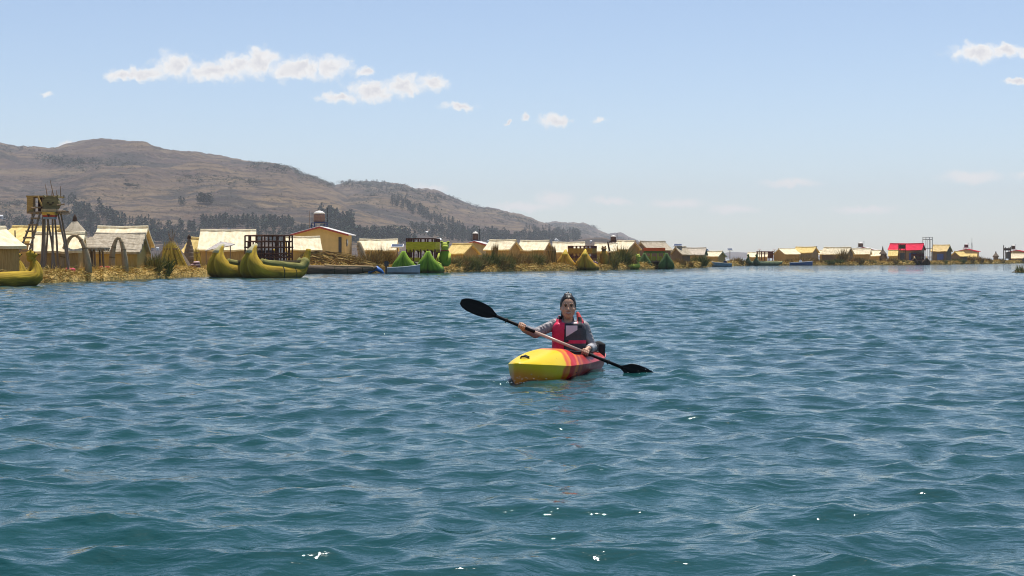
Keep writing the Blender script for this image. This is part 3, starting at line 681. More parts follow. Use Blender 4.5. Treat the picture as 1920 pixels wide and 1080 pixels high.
def cone_hut(label, px, wpx, yt, ye, back, roof, wall, tiers=((0, 1),), spire=0, name='conical_hut', cat='hut', post=True, wallw=.8, closed=True):
    """round hut; tiers = (row of the tier's top, row of its eave, width in columns)"""
    D = edgeD(px) + back; s = D / F
    e = empty(name, (Xat(px, D), D, GZ), 0, label, cat, 'round huts with conical reed roofs'); zl = 0
    for (y0, y1, w0, w1) in tiers:
        z0, z1, r0, r1 = Zat(y0, D) - GZ, Zat(y1, D) - GZ, w0 * s / 2, w1 * s / 2; m = MB(); n = 22; k = 6
        prof = []
        for i in range(k + 1):
            t = i / k; r = r0 + (r1 - r0) * t; z = z0 + (z1 - z0) * (t ** .9); prof.append((r, z)); 
            if 0 < i < k: prof.append((r + .04, z - .05))
        prof += [(r1 * .97, z1 - .12), (max(r0 - .1, .01), z0 - .2)]
        m.lathe(list(reversed(prof)), n); m.build('roof_tier', roof, e)
        fr = MB()
        for q in range(54):
            a = 2 * math.pi * q / 54; fr.blade((r1 * .95 * math.cos(a), r1 * .95 * math.sin(a), z1 - .02), (math.cos(a) * .35, math.sin(a) * .35, -1), .10, .26, 0, random.random())
        fr.build('fringe', roof, e, kind='stuff'); zl = z1; rl = r1
    if spire:
        zt = Zat(spire, D) - GZ; z0 = Zat(tiers[0][0], D) - GZ; MB().lathe([(.16, z0 - .15), (.12, z0 + (zt - z0) * .3), (.09, z0 + (zt - z0) * .6), (.02, zt)], 8).build('finial', WOODD, e)
    if closed: MB().lathe([(rl * wallw, -.1), (rl * wallw, zl + .05)], 18).build('wall', wall, e)
    else: 
        for q in range(6): a = q * math.pi / 3; MB().bar((rl * .7 * math.cos(a), rl * .7 * math.sin(a), -.1), (rl * .6 * math.cos(a), rl * .6 * math.sin(a), zl + .1), .06).build('post', WOOD, e)
        MB().bar((0, 0, -.1), (0, 0, Zat(tiers[0][0], D) - GZ), .09).build('centre_post', WOOD, e)
    return e
def arch(label, l, r, yt, back, rot=0):
    pc = (l + r) / 2; D = edgeD(pc) + back; s = D / F; hw = (r - l) * s / 2; h = Zat(yt, D) - GZ
    e = empty('reed_arch', (Xat(pc, D), D, GZ), R(rot), label, 'arch', 'reed arches on the shore'); P = []; rad = []
    for i in range(25):
        t = i / 24; a = math.pi * t; x = -hw * math.cos(a) * (.72 + .28 * (1 - math.sin(a))); z = h * math.sin(a) ** .62
        P.append((x, 0, z - .1)); rad.append(.062 + .10 * abs(1 - 2 * t) ** 1.5)
    mb = MB(); mb.sweep(P, [r_ * 1.25 for r_ in rad], 10); mb.build('bundle', mat('arch_reed', (.34, .25, .14), .9, .1, col2=(.50, .39, .25), scale=3, bump=.5, bscale=14, uv=True, stretch=(14, 1, 1)), e, smooth=True)
    for i in range(2, 23, 3):
        b = MB(); p, q = Vector(P[i]), Vector(P[i + 1]); d = (q - p) * .12; b.sweep([p - d, p + d], [rad[i] * 1.25 + .02] * 2, 10); b.build('binding', mat('rope', (.22, .15, .07)), e)
    return e
def bundle(label, px, ypx, wpx, hpx, back, m, m2=None, cat='bundle', name='cloth_bundle', group='bright cloth bundles lying on the reed island'):
    D = edgeD(px) + back; s = D / F; w, h = wpx * s, hpx * s; z = max(GZ, Zat(ypx + hpx / 2, D))
    e = empty(name, (Xat(px, D), D, z), 0, label, cat, group); n = 5 if m2 else 3
    for i in range(n):
        mb = MB(); g = random.Random(i + int(px)); prof = []
        cx = (i / (n - 1) - .5) * w * .55; cz = (h * .28 if not m2 else h * (.12 + .16 * i)); rw = w * (.27 if not m2 else .42 - .05 * i); rh = h * (.42 if not m2 else .13)
        if m2: cx *= .15
        for k in range(7): t = k / 6; prof.append((max(.01, rw * math.sin(math.pi * t)), cz - rh * math.cos(math.pi * t)))
        mb.lathe(prof, 12); mb.v = [(x + cx + g.gauss(0, w * .015), y * .7 + g.gauss(0, w * .015), zz + g.gauss(0, h * .025)) for x, y, zz in mb.v]
        mb.build('folded_cloth' if m2 else 'cloth', (m2 if i % 2 else m) if m2 else m, e, smooth=True)
    return e
def pole(label, px, back, yt, rad=.05, lean=0, cat='pole', m=None, name='wooden_pole', group='bare poles on the islands'):
    D = edgeD(px) + back; h = Zat(yt, D) - GZ; mb = MB(); mb.sweep([(0, 0, -.3), (lean * h * .5 + .02, 0, h * .5), (lean * h, 0, h)], [rad, rad * .9, rad * .6], 6)
    o = mb.build(name, m or WOOD, label=label, cat=cat, group=group); o.location = (Xat(px, D), D, GZ); return o
# ------------------------------------------------------------------ reed boats
def reedmat(name, a, b): return mat(name, a, .85, .2, col2=b, scale=1.0, uv=True, stretch=(11, .9, 1), bump=.7, bscale=2.2, detail=5)
def waterline(m):
    """wet, algae-dark band where the reeds soak in the lake"""
    t = m.node_tree; b = t.nodes['Principled BSDF']; src = b.inputs['Base Color'].links[0].from_socket; tcn = N(t, 'ShaderNodeTexCoord'); sp = N(t, 'ShaderNodeSeparateXYZ'); L(t, tcn.outputs['Object'], sp.inputs[0])
    nz = N(t, 'ShaderNodeTexNoise'); nz.inputs['Scale'].default_value = 1.6; nz.inputs['Detail'].default_value = 4; L(t, tcn.outputs['Object'], nz.inputs['Vector'])
    z = math_n(t, 'ADD', sp.outputs[2], math_n(t, 'MULTIPLY', math_n(t, 'SUBTRACT', nz.outputs['Fac'], .5), .7)); mr = N(t, 'ShaderNodeMapRange', interpolation_type='SMOOTHSTEP'); L(t, z, mr.inputs[0])
    mr.inputs[1].default_value = .05; mr.inputs[2].default_value = .42; mr.inputs[3].default_value = .75; mr.inputs[4].default_value = 0
    mx = N(t, 'ShaderNodeMix', data_type='RGBA'); L(t, mr.outputs[0], mx.inputs[0]); L(t, src, mx.inputs[6]); mx.inputs[7].default_value = (.045, .05, .012, 1); L(t, mx.outputs[2], b.inputs['Base Color'])
BOAT_Y = reedmat('olive_yellow_reed', (.24, .15, .012), (.52, .35, .03)); BOAT_G = reedmat('bright_green_reed', (.10, .20, .015), (.26, .40, .035)); BOAT_LIME = reedmat('lime_reed', (.36, .42, .05), (.50, .55, .10))
BOAT_O = reedmat('golden_reed', (.36, .19, .02), (.58, .35, .04)); BOAT_D = reedmat('dark_green_reed_hull', (.045, .085, .025), (.10, .17, .05)); BOAT_OLD = reedmat('old_brown_reed', (.065, .05, .035), (.17, .125, .08)); BOAT_T = reedmat('tan_reed_hull', (.30, .20, .10), (.48, .34, .18))
BOAT_M = reedmat('dark_maroon_reed', (.05, .03, .02), (.12, .07, .04))
for m_ in (BOAT_Y, BOAT_G, BOAT_O, BOAT_LIME): waterline(m_)
BIND = mat('dark_lashing', (.05, .045, .02), .9); PALEB = mat('pale_binding', (.46, .42, .24), .85, var=.15)
GUN = reedmat('pale_green_gunwale', (.30, .33, .15), (.44, .47, .24))
def prow_path(L_, H, rad, lean=.9, stern=.95):
    """centre line of a hull from the stern (x=0) to the upturned prow tip, with radii and half gap between the two bundles"""
    pts = [(0, stern, .22, .05), (.25, .34 + (stern - .34) * .5, .34, .20), (.8, .36, .52, .6), (1.7, .26, .8, .85), (L_ * .5, .24, .92, .95), (L_ - 2.0, .26, .98, 1.0), (L_ - 1.1, .30, 1.0, 1.0)]
    x = L_ - .55
    up = [(0.0, .20, 1.0, .98), (.22, .36, .88, .82), (.30, .52, .68, .60), (.26, .68, .47, .40), (.15, .82, .33, .25), (.0, .93, .23, .14), (-.12, 1.0, .16, .07)]
    P = [(a, b * H / 2.2 if b > .4 else b, r * rad, g) for a, b, r, g in pts] + [(x + a * lean, max(H * b, .3), r * rad, g) for a, b, r, g in up]
    # resample smoothly
    P = np.array(P); t = np.concatenate([[0], np.cumsum(np.hypot(*np.diff(P[:, :2], axis=0).T))]); T = np.linspace(0, t[-1], 34)
    Q = np.stack([np.interp(T, t, P[:, k]) for k in range(4)], -1)
    for k in range(4):
        q = np.pad(Q[:, k], 1, mode='edge'); Q[:, k] = (q[:-2] + 2 * q[1:-1] + q[2:]) / 4
    return Q
def hull(e, y0, L_, H, rad, m, gun=None, lean=.9, bands=True, tip=PALEB, stern=.95, gr=.26):
    Q = prow_path(L_, H, rad, lean, stern)
    for sg in (-1, 1):
        mb = MB(); mb.sweep([(x, y0 + sg * g * rad * .90, z) for x, z, r, g in Q], list(Q[:, 2]), 14); mb.build('reed_bundle', m, e, smooth=True)
    for sg in (-1, 1):   # gunwale rolls along the top
        S = [q for q in Q if q[0] > .3][: 20]
        mb = MB(); mb.sweep([(x, y0 + sg * (g * rad * 1.05 + .02), z + r * .95) for x, z, r, g in S], [max(.09, rad * gr)] * len(S), 10); mb.build('gunwale', gun or m, e, smooth=True)
    if bands:
        for i in (6, 12, 17):
            x, z, r, g = Q[i]
            for sg in (-1, 1):
                d = Vector((Q[i + 1][0] - x, 0, Q[i + 1][1] - z)).normalized() * .035
                mb = MB(); p = Vector((x, y0 + sg * g * rad * .90, z)); mb.sweep([p - d, p + d], [r + .018] * 2, 14); mb.build('lashing', BIND, e)
    x, z, r, g = Q[-1]
    if tip:
        T = Q[-4:]
        mb = MB(); mb.sweep([(q[0], y0, q[1]) for q in T] + [(x - .14, y0, z + .12)], [(q[2] * 1.08 + q[3] * rad * .6) for q in T] + [.08], 12); mb.build('prow_tip', tip, e, smooth=True)
    return Q
def animal_head(e, p, s, m, snout=(1, 0, 0), collar=None, frog=False):
    """puma-like figurehead: skull, muzzle, ears, eyes; one mesh for the head, eyes as parts"""
    mb = MB(); d = Vector(snout).normalized(); p = Vector(p); sd = Vector((-d.y, d.x, 0))
    def ball(c, r, n=12, st=(1, 1, 1)):
        prof = [(max(.005, r * math.sin(math.pi * k / 8)), -r * math.cos(math.pi * k / 8)) for k in range(9)]
        b = MB(); b.lathe(prof, n); mb.add([(x * st[0] + c[0], y * st[1] + c[1], z * st[2] + c[2]) for x, y, z in b.v], b.f)
    ball(p, s * .46, 12, (1, 1, .86)); ball(p + d * s * .36 - Vector((0, 0, s * .10)), s * .34, 12, (1, 1, .62)); ball(p + d * s * .30 - Vector((0, 0, s * .30)), s * .26, 12, (1, 1, .5)); ball(p - Vector((0, 0, s * .42)), s * .40)
    for k in (-1, 1): ball(p + sd * k * s * (.34 if frog else .28) + d * (s * .12 if frog else 0) + Vector((0, 0, s * .36)), s * (.17 if frog else .11), 8, (1, 1, 1 if frog else 1.2))
    o = mb.build('figurehead', m, e, smooth=True)
    for k in (-1, 1):
        c = (p + d * s * .26 + sd * k * s * .36 + Vector((0, 0, s * .38))) if frog else (p + d * s * .42 + sd * k * s * .2 + Vector((0, 0, s * .14))); b = MB(); b.lathe([(.005, -s * .09), (s * .08, 0), (.005, s * .09)], 8); b.v = [(x + c.x, y + c.y, z + c.z) for x, y, z in b.v]; b.build('eye', WOODD, o, smooth=True)
    if frog: nz = None
    else: nz = p + d * s * .72 - Vector((0, 0, s * .08))
    if nz: b = MB(); b.box(nz, (s * .12, s * .16, s * .1)); b.build('nose', WOODD, o)
    if collar:
        b = MB(); c = p - Vector((0, 0, s * .52)); b.lathe([(s * .40, -s * .07), (s * .46, 0), (s * .40, s * .07)], 14, c); b.build('collar', collar, o, smooth=True)
    return o
def boat(label, px, D, head_deg, L_, H, rad, sepm, m, gun=None, lean=.9, tip=PALEB, cat='reed boat', group='reed boats moored along the shore', single=False, name='reed_boat', stern=.95, gr=.26):
    """px, D: column and distance of the middle of the prows; head_deg: where the prows point (0 = right, 270 = at the viewer)"""
    f = Vector((math.cos(R(head_deg)), math.sin(R(head_deg)), 0)); at = Vector((Xat(px, D), D, 0)) - f * (L_ - .4)
    e = empty(name, at, R(head_deg), label, cat, group)
    for y in ((0,) if single else (-sepm / 2, sepm / 2)): hull(e, y, L_, H, rad, m, gun, lean, tip=tip, stern=stern, gr=gr)
    if not single:
        MB().box((L_ * .45, 0, rad * 1.55 + .1), (L_ * .55, sepm + .5, .1)).build('deck', WOOD, e)
    return e
def castle(e, x0, x1, y0, y1, z0, zmid, z1, m, timber, pts=4, roofm=None):
    """two-storey reed cabin: parapet below, arched openings between posts, panel above, crenellated top rail"""
    def side(ax, c, a0, a1, n):
        w = (a1 - a0) / n
        def put(mb, u, z, su, sz, th=.10):
            if ax == 'x': mb.box((u, c, z), (su, th, sz))
            else: mb.box((c, u, z), (th, su, sz))
        hp = (zmid - z0)
        p = MB(); put(p, (a0 + a1) / 2, z0 + hp * .18, a1 - a0, hp * .36); p.build('parapet', m, e)
        for i in range(n + 1):
            q = MB(); put(q, a0 + w * i, z0 + hp * .55, .12, hp * .9, .13); q.build('post', timber, e)
        for i in range(n):     # arch heads between the posts
            q = MB(); K = 6
            for k in range(K):
                t0 = k / K; u = a0 + w * (i + (k + .5) / K); hh = hp * .30 * (1 - math.sin(math.pi * (k + .5) / K) * .92)
                put(q, u, zmid - hh / 2 + .002 * (k % 2), w / K, hh, .09)
            q.build('arch_head', m, e)
            for k in (1, 2):
                r_ = MB(); put(r_, a0 + w * (i + k / 3), z0 + hp * .5, .05, hp * .30, .05); r_.build('baluster', timber, e)
        up = z1 - zmid
        q = MB(); put(q, (a0 + a1) / 2, zmid + up * .34, a1 - a0 + .1, up * .68, .105); q.build('panel', m, e)
        for i in range(n + 1):
            q = MB(); put(q, a0 + w * i, zmid + up * .82, .13, up * .34, .115); q.build('merlon', timber, e)
        q = MB(); put(q, (a0 + a1) / 2, z1 - .03, a1 - a0 + .1, .07, .12); q.build('top_rail', timber, e)
    side('y', x1, y0, y1, pts); side('y', x0, y0, y1, pts); nx = max(2, int(pts * abs(x1 - x0) / abs(y1 - y0) + .5))
    side('x', y0, x0 + .08, x1 - .08, nx); side('x', y1, x0 + .08, x1 - .08, nx)
    MB().box(((x0 + x1) / 2, (y0 + y1) / 2, zmid + .02), (x1 - x0 - .14, y1 - y0 - .14, .06)).build('upper_floor', timber, e)
    if roofm: MB().box(((x0 + x1) / 2, (y0 + y1) / 2, z1 + .04), (x1 - x0 + .2, y1 - y0 + .2, .12)).build('roof', roofm, e)
ALU = mat('dull_aluminium', (.34, .37, .42), .5, .4, var=.15, scale=2)
def motorboat(label, px, D, L_, hd, m, inner, motor=True, stripe=None, cover=None):
    e = empty('motorboat', (Xat(px, D), D, 0), R(hd), label, 'boat', 'small motorboats at the shore'); n = 12; mb = MB(); rows = []
    for i in range(n + 1):
        t = i / n; x = (t - .5) * L_; b = L_ * .16 * (1 - max(0, (t - .45) / .55) ** 2.2) + .02; zs = .48 + .22 * t ** 2; zk = -.12 + .25 * max(0, t - .7)
        rows.append([(x, -b, zs), (x, -b * .8, .12), (x, 0, zk), (x, b * .8, .12), (x, b, zs), (x, b * .88, zs), (x, b * .7, .15), (x, 0, .08), (x, -b * .7, .15), (x, -b * .88, zs)])
    vs = [p for r_ in rows for p in r_]; k = 10; fs = [(i * k + j, i * k + (j + 1) % k, (i + 1) * k + (j + 1) % k, (i + 1) * k + j) for i in range(n) for j in range(k)] + [tuple(range(k - 1, -1, -1)), tuple(n * k + j for j in range(k))]
    mb.add(vs, [tuple(reversed(f)) for f in fs]).build('hull', m, e)
    for sg in (-1, 1):
        g = MB(); g.sweep([(r_[0][0], sg * abs(r_[0][1]), r_[0][2] + .02) for r_ in rows], [.035] * (n + 1), 6); g.build('rub_rail', stripe or WHITE, e)
    for x in (-.22, .08): MB().box((x * L_, 0, .4), (.3, L_ * .28, .05)).build('thwart', inner, e)
    if motor:
        mo = MB(); mo.box((-L_ * .53, 0, .78), (.34, .30, .38)); mo.box((-L_ * .53, 0, .99), (.26, .24, .06)); o = mo.build('outboard_motor', BLACKP, e)
        MB().box((-L_ * .54, 0, .28), (.14, .12, .65)).build('leg', BLACKP, o); MB().bar((-L_ * .5, 0, .8), (-L_ * .42, .1, .86), .02).build('tiller', BLACKP, o)
    return e
# ------------------------------------------------------------------ left part of the shore
hut('tan thatched hut cut by the left picture edge behind the puma boat', -132, 8, 430, 464, 7, 0, THATCH, WALL_B, ang=-22, dep=4)
hut('yellowish thatched hut just behind the watchtower ladder', 26, 112, 428, 455, 16, 0, THATCH_Y, WALL_B, ang=28, dep=5)
hut('low wide cream hut under the watchtower legs', 62, 158, 440, 472, 6, 0, THATCH, WALL_B, ang=6, dep=3.2)
hut('cream hut standing behind the hut with layered grey thatch', 176, 286, 428, 462, 16, 18, THATCH, WALL_O, ang=12, dep=4)
hut('hut with layered grey thatch behind the right reed arch', 172, 280, 441, 475, 6, 16, THATCH_G, WALL_O, courses=7, ang=10, dep=3.4)
hut('small tan hut between the dark spire and the big cream hut', 354, 392, 448, 476, 14, 14, THATCH_Y, WALL_B)
hut('big cream hut with an awning behind the lattice boat', 377, 480, 434, 470, 9, 0, THATCH, WALL_B, ang=4, dep=5)
hut('low cream hut in front of the yellow house', 536, 600, 446, 470, 10, 0, THATCH, WALL_O, ang=-6, dep=3)
D0 = edgeD(95) + 4
def tower():
    s = D0 / F; e = empty('watchtower', (Xat(92, D0), D0, GZ), 0, 'tall wooden watchtower with puma face, cabin and ladder', 'watchtower')
    X = lambda px: (px - 92) * s; Zz = lambda py: Zat(py, D0) - GZ
    P = mat('pole_wood', (.15, .12, .10), .85, .15, col2=(.26, .21, .17), scale=4, stretch=(3, 3, .5))
    for (a, b, y) in ((62, 63, -.2), (83, 86, -.5), (93, 92, -.9), (105, 104, -.6), (98, 95, .9), (136, 113, -.5), (122, 108, .8), (72, 84, .9), (108, 90, -.3)):
        MB().sweep([(X(a), y * 1.2, -.2), (X((a + b) / 2) + .03, y, Zz(452)), (X(b), y * .8, Zz(399))], [.062, .055, .05], 7).build('leg', P, e)
    MB().box((X(92), 0, Zz(399.5)), (62 * s, 1.9, .10)).build('platform', WOOD, e)
    MB().box((X(118), -.7, Zz(398)), (38 * s, .12, .07)).build('platform_beam', WOOD, e)
    # ladder
    for (a, b) in ((55, 76), (73, 86)): MB().bar((X(a), -1.7, Zz(474)), (X(b), -1.0, Zz(402)), .055, n=6).build('ladder_rail', P, e)
    for k in range(6):
        t = (k + .3) / 6; y = -1.75 + .7 * t; l0, l1 = 55 + 21 * t, 73 + 13 * t; z = Zz(474 - 72 * t); MB().box((X((l0 + l1) / 2), y, z), ((l1 - l0 + 6) * s, .10, .09)).build('rung', WOOD, e)
    # half-barrel cabin
    MB().box((X(65), -.7, Zz(385.5)), (12 * s, .08, 31 * s)).build('side_panel', TAN, e)
    m = MB(); n = 10
    arcy = [(-.75 + .0, 0)]
    MB().box((X(83), .6, Zz(384)), (34 * s, .07, 30 * s)).build('back_panel', WOODR, e); MB().box((X(60.2), -.05, Zz(384)), (.07, 1.2, 29 * s)).build('side_panel', TAN, e)
    MB().box((X(86), 0, Zz(369.3)), (56 * s, 1.5, .08)).build('cabin_roof', TAN, e)
    for px in (72, 88): MB().box((X(px), -.65, Zz(384)), (.08, .08, 30 * s)).build('post', WOOD, e)
    MB().bar((X(81), -.9, Zz(369)), (X(90), -.95, Zz(388)), .05).build('brace', TAN, e)
    # puma face
    fm = mat('puma_face_reed', (.15, .125, .06), .85, .15, col2=(.25, .21, .10), scale=3, bump=.4, bscale=16, stretch=(1, 1, 4))
    f = MB(); r_ = 15.5 * s; pts = [(r_ * math.cos(a) + X(105), r_ * math.sin(a) * (1.0 if math.sin(a) > 0 else .85) + Zz(384)) for a in [2 * math.pi * k / 24 for k in range(24)]]
    f.prism(pts, -.92, -.55); fo = f.build('puma_face', fm, e)
    for k in (-1, 1): MB().box((X(105 + k * 4.5), -.95, Zz(381.5)), (3.4 * s, .06, 2.2 * s)).build('eye', WOODD, fo)
    MB().box((X(105), -.95, Zz(385)), (4 * s, .06, 1.8 * s)).build('nose', WOODD, fo)
    for k in (-1, 1): MB().prism([(X(105 + k * 11) - .1, Zz(372)), (X(105 + k * 11) + .1, Zz(372)), (X(105 + k * 13), Zz(367))], -.9, -.6).build('ear', fm, fo)
    y1 = mat('painted_yellow_band', (.60, .36, .06), .7); 
    MB().box((X(103), -.85, Zz(395.5)), (27 * s, .5, 5.5 * s)).build('muzzle_top', mat('tan_board', (.42, .32, .18), .8), e); MB().box((X(103.5), -.9, Zz(401.5)), (23 * s, .55, 5.5 * s)).build('muzzle_band', y1, e)
    MB().box((X(103.5), -.88, Zz(406.2)), (22 * s, .5, 3.6 * s)).build('muzzle_stripe', mat('painted_red_band', (.42, .07, .04), .7), e); MB().box((X(103.5), -.9, Zz(410)), (20 * s, .52, 3.6 * s)).build('jaw', mat('painted_blue_grey', (.22, .27, .32), .7), e)
    MB().prism([(X(101), Zz(403)), (X(107), Zz(403)), (X(104), Zz(408))], -1.22, -1.18).build('tongue', WOODD, e)
    for (a, b, t) in ((89, 85, 346), (101, 94, 338), (107, 106, 357), (97, 97, 359), (113.5, 113.5, 349), (120, 119, 366)): MB().bar((X(a), .1, Zz(371)), (X(b), .1, Zz(t)), .03, .015, 5).build('antenna_pole', WOOD, e)
    for (a, b, ya, yb) in ((80, 134, 399, 397), (118, 132, 386, 384), (70, 88, 391, 390)): MB().bar((X(a), -1, Zz(ya)), (X(b), -1, Zz(yb)), .045, n=5).build('rail', WOOD, e)
tower()
cone_hut('tall conical reed kiosk with fringed cap right of the watchtower', 141, 44, 411, 440, 7, THATCH_G, WALL_B, tiers=((411, 434, 4, 42), (432, 462, 34, 60)), spire=402, name='conical_kiosk', cat='kiosk')
cone_hut('low wide reed parasol with a flat cone roof left of the layered hut', 172, 66, 444, 465, 4.5, THATCH_G, WALL_B, tiers=((444, 464, 6, 66),), name='reed_parasol', cat='parasol', closed=False)
arch('larger left reed arch beneath the watchtower', 115, 166, 438, 2.6); arch('narrower right reed arch before the layered hut', 209, 235, 443, 2.2)
pole('thin upright pole left of the watchtower behind the puma boat', 28.5, 2, 432, .05)
PINK = mat('pink_cloth', (.62, .10, .14), .8, .2, var=.2, scale=4); PALEPK = mat('pale_striped_cloth', (.60, .42, .42), .8, .2, var=.15, scale=5); REDC = mat('red_cloth', (.45, .05, .05), .8, .2); DKC = mat('dark_purple_cloth', (.12, .05, .07), .8)
bundle('pink cloth bundle at the foot of the left reed arch', 131, 505, 20, 9, 1.6, PINK)
bundle('orange red cloth bundle left of the right reed arch', 188, 500, 10, 8, 2.5, mat('orange_red_cloth', (.55, .13, .06), .8)); bundle('dark red cloth bundle touching the right reed arch', 200, 501, 12, 7, 2.8, REDC)
bundle('folded pile of pale pink and dark striped cloth beside the prow', 367, 496, 30, 15, 2.0, PALEPK, DKC, name='cloth_pile', cat='cloth pile')
clump(287, 4, 20, 480, GREENREED, 'green reed clump right of the layered hut', 170); clump(304, 2, 26, 478, DARKGREEN, 'low dark green clump before the golden sheaves', 90)
# dark tipi and golden sheaves
Dt = edgeD(322) + 9
e = empty('reed_tipi', (Xat(322, Dt), Dt, GZ), 0, 'dark reed tipi with crossed poles behind the golden sheaves', 'tipi'); s_ = Dt / F
hh = Zat(449, Dt) - GZ; m_ = MB(); m_.lathe([(40 * s_, 0), (30 * s_, hh * .3), (17 * s_, hh * .66), (3 * s_, hh)], 14); m_.v = [(x, y * .7, z) for x, y, z in m_.v]; m_.build('cover', WALL_D, e)
for k in range(6): a = k * 1.05; MB().bar((2.5 * s_ * math.cos(a) - .1 * math.cos(a), .1 * math.sin(a), hh * .8), (-7 * s_ * math.cos(a), -.4 * math.sin(a), hh * (1.25 + .05 * (k % 3))), .03, .012, 5).build('crossed_pole', WOOD, e)
GOLD = mat('golden_reed_blades', (.45, .32, .06), .85, .2, tintmix=[(.30, .21, .04), (.62, .46, .08), (.80, .60, .15), (.50, .46, .08)], scale=3)
sheaf('golden reed sheaf leaning left against the dark tipi', 310, 5.5, 24, 452, GOLD, .10, .25, 260); sheaf('golden reed sheaf leaning right against the dark tipi', 336, 5.0, 36, 452, GOLD, -.24, .2, 320)
sheaf('small straw sheaf at the corner of the big cream hut', 372, 6, 16, 462, GOLD, -.1, .4, 120)
cone_hut('dark pointed reed spire behind the golden sheaves', 355, 20, 444, 486, 11, WALL_D, WALL_D, tiers=((444, 486, 3, 26),), spire=440, name='reed_spire', cat='spire')
e = empty('awning', (Xat(413, edgeD(413) + 5.0), edgeD(413) + 5.0, GZ), 0, 'grey cloth awning over the front of the big cream hut', 'awning'); s_ = (edgeD(413) + 5) / F; Dz = edgeD(413) + 5
Za = lambda py: Zat(py, Dz) - GZ
MB().add([(-24 * s_, -.9, Za(470)), (25 * s_, -.9, Za(460)), (22 * s_, 1.2, Za(457)), (-4 * s_, 1.0, Za(452)), (-24 * s_, -.85, Za(471.5)), (25 * s_, -.85, Za(461.5)), (22 * s_, 1.2, Za(458.5)), (-4 * s_, 1.0, Za(453.5))], [(0, 1, 2, 3), (7, 6, 5, 4), (0, 4, 5, 1), (1, 5, 6, 2), (2, 6, 7, 3), (3, 7, 4, 0)]).build('canopy', mat('grey_canvas', (.40, .36, .33), .8), e)
for px, y, t in ((-22, -.85, 470), (23, -.85, 461), (-4, .9, 453)): MB().bar((px * s_, y, -.1), (px * s_, y, Za(t)), .04, n=5).build('post', WOOD, e)
# yellow house with tank
house('pale yellow house with red edged roof and dark door', 545, 655, 426, 441, 17, PLY, CORR)
tank('white lidded water tank on a blue stand above the yellow house', 588, 610, 395, 417, 26, TANKC, BLUEM, 420)
pole('thin antenna pole beside the tank of the yellow house', 580.5, 26, 396, .03, name='antenna_pole'); pole('short forked post before the yellow house wall', 603, 9, 460, .04)
# heap of cut reeds
Dh = edgeD(612) + 7; e = MB(); s_ = Dh / F; g = random.Random(3)
core = MB(); nx, ny = 26, 8; vs = []
def heap_h(u): return float(np.interp(u, [0, .1, .3, .55, .8, 1], [.2, 1.0, 1.08, .9, .5, .1]))
hz = Zat(473, Dh) - GZ
root = empty('reed_heap', (Xat(620, Dh), Dh, GZ), 0, 'big heap of cut brown reeds between the yellow house and old boat', 'reed heap')
for j in range(ny + 1):
    for i in range(nx + 1):
        u, v = i / nx, j / ny; vs.append(((u - .5) * 128 * s_, (v - .5) * 5.5, heap_h(u) * hz * math.sin(math.pi * v) ** .7 - .05 + g.gauss(0, .04)))
fs = [(j * (nx + 1) + i, j * (nx + 1) + i + 1, (j + 1) * (nx + 1) + i + 1, (j + 1) * (nx + 1) + i) for j in range(ny) for i in range(nx)]
core.add(vs, fs).build('heap_core', GROUND, root)
bl = MB()
for _ in range(2600):
    u, v = g.random(), g.uniform(.05, .75); z = heap_h(u) * hz * math.sin(math.pi * v) ** .7
    bl.blade(((u - .5) * 128 * s_, (v - .5) * 5.5 - .05, z + g.uniform(-.02, .12)), (g.uniform(.3, 1.2), g.uniform(-.7, .1), g.uniform(-.55, -.05)), g.uniform(.05, .10), g.uniform(.9, 2.2), .1, g.random())
bl.build('loose_reeds', BROWNREED, root, kind='stuff')
for i, (px, yt, lean) in enumerate(((648, 474, 0), (586, 466, 0))): pass
# standing tusk and what follows to the green boat
D1 = edgeD(675) + 5; tz = Zat(452, D1) - GZ
o = empty('reed_tusk', (Xat(678, D1), D1, GZ), 0, 'tall pale reed tusk standing beside the reed heap', 'reed tusk'); m_ = MB(); m_.sweep([(.25, 0, -.2), (.12, 0, tz * .3), (-.06, 0, tz * .62), (-.22, 0, tz * .9), (-.30, 0, tz)], [.40, .36, .30, .19, .07], 12); m_.build('bundle', mat('arch_reed', (.34, .25, .14)), o, smooth=True)
for k in range(6):
    t = .1 + .14 * k; b = MB(); c = (.25 - .6 * t, 0, tz * t); b.lathe([(.40 - .22 * t, -.03), (.42 - .22 * t, 0), (.40 - .22 * t, .03)], 12, c); b.build('binding', mat('rope', (.22, .15, .07)), o)
hut('cream hut behind the brown bushes left of the castle boat', 674, 746, 451, 470, 15, 0, THATCH, WALL_B, ang=5)
solar('white framed solar panel left of the green castle boat', 745, 7, 22, 461, 0, True)
clump(662, 5, 26, 478, BROWNREED, 'short brown reeds between heap and reed tusk', 90)
for i, (px, w, yt, b, lb) in enumerate(((694, 26, 472, 5, 'brown reed clump just right of the reed tusk'), (714, 30, 464, 7, 'tallest brown reed clump before the cream hut'), (731, 26, 470, 6, 'brown reed clump under the white solar panel'))): clump(px, b, w, yt, BROWNREED, lb, 170)
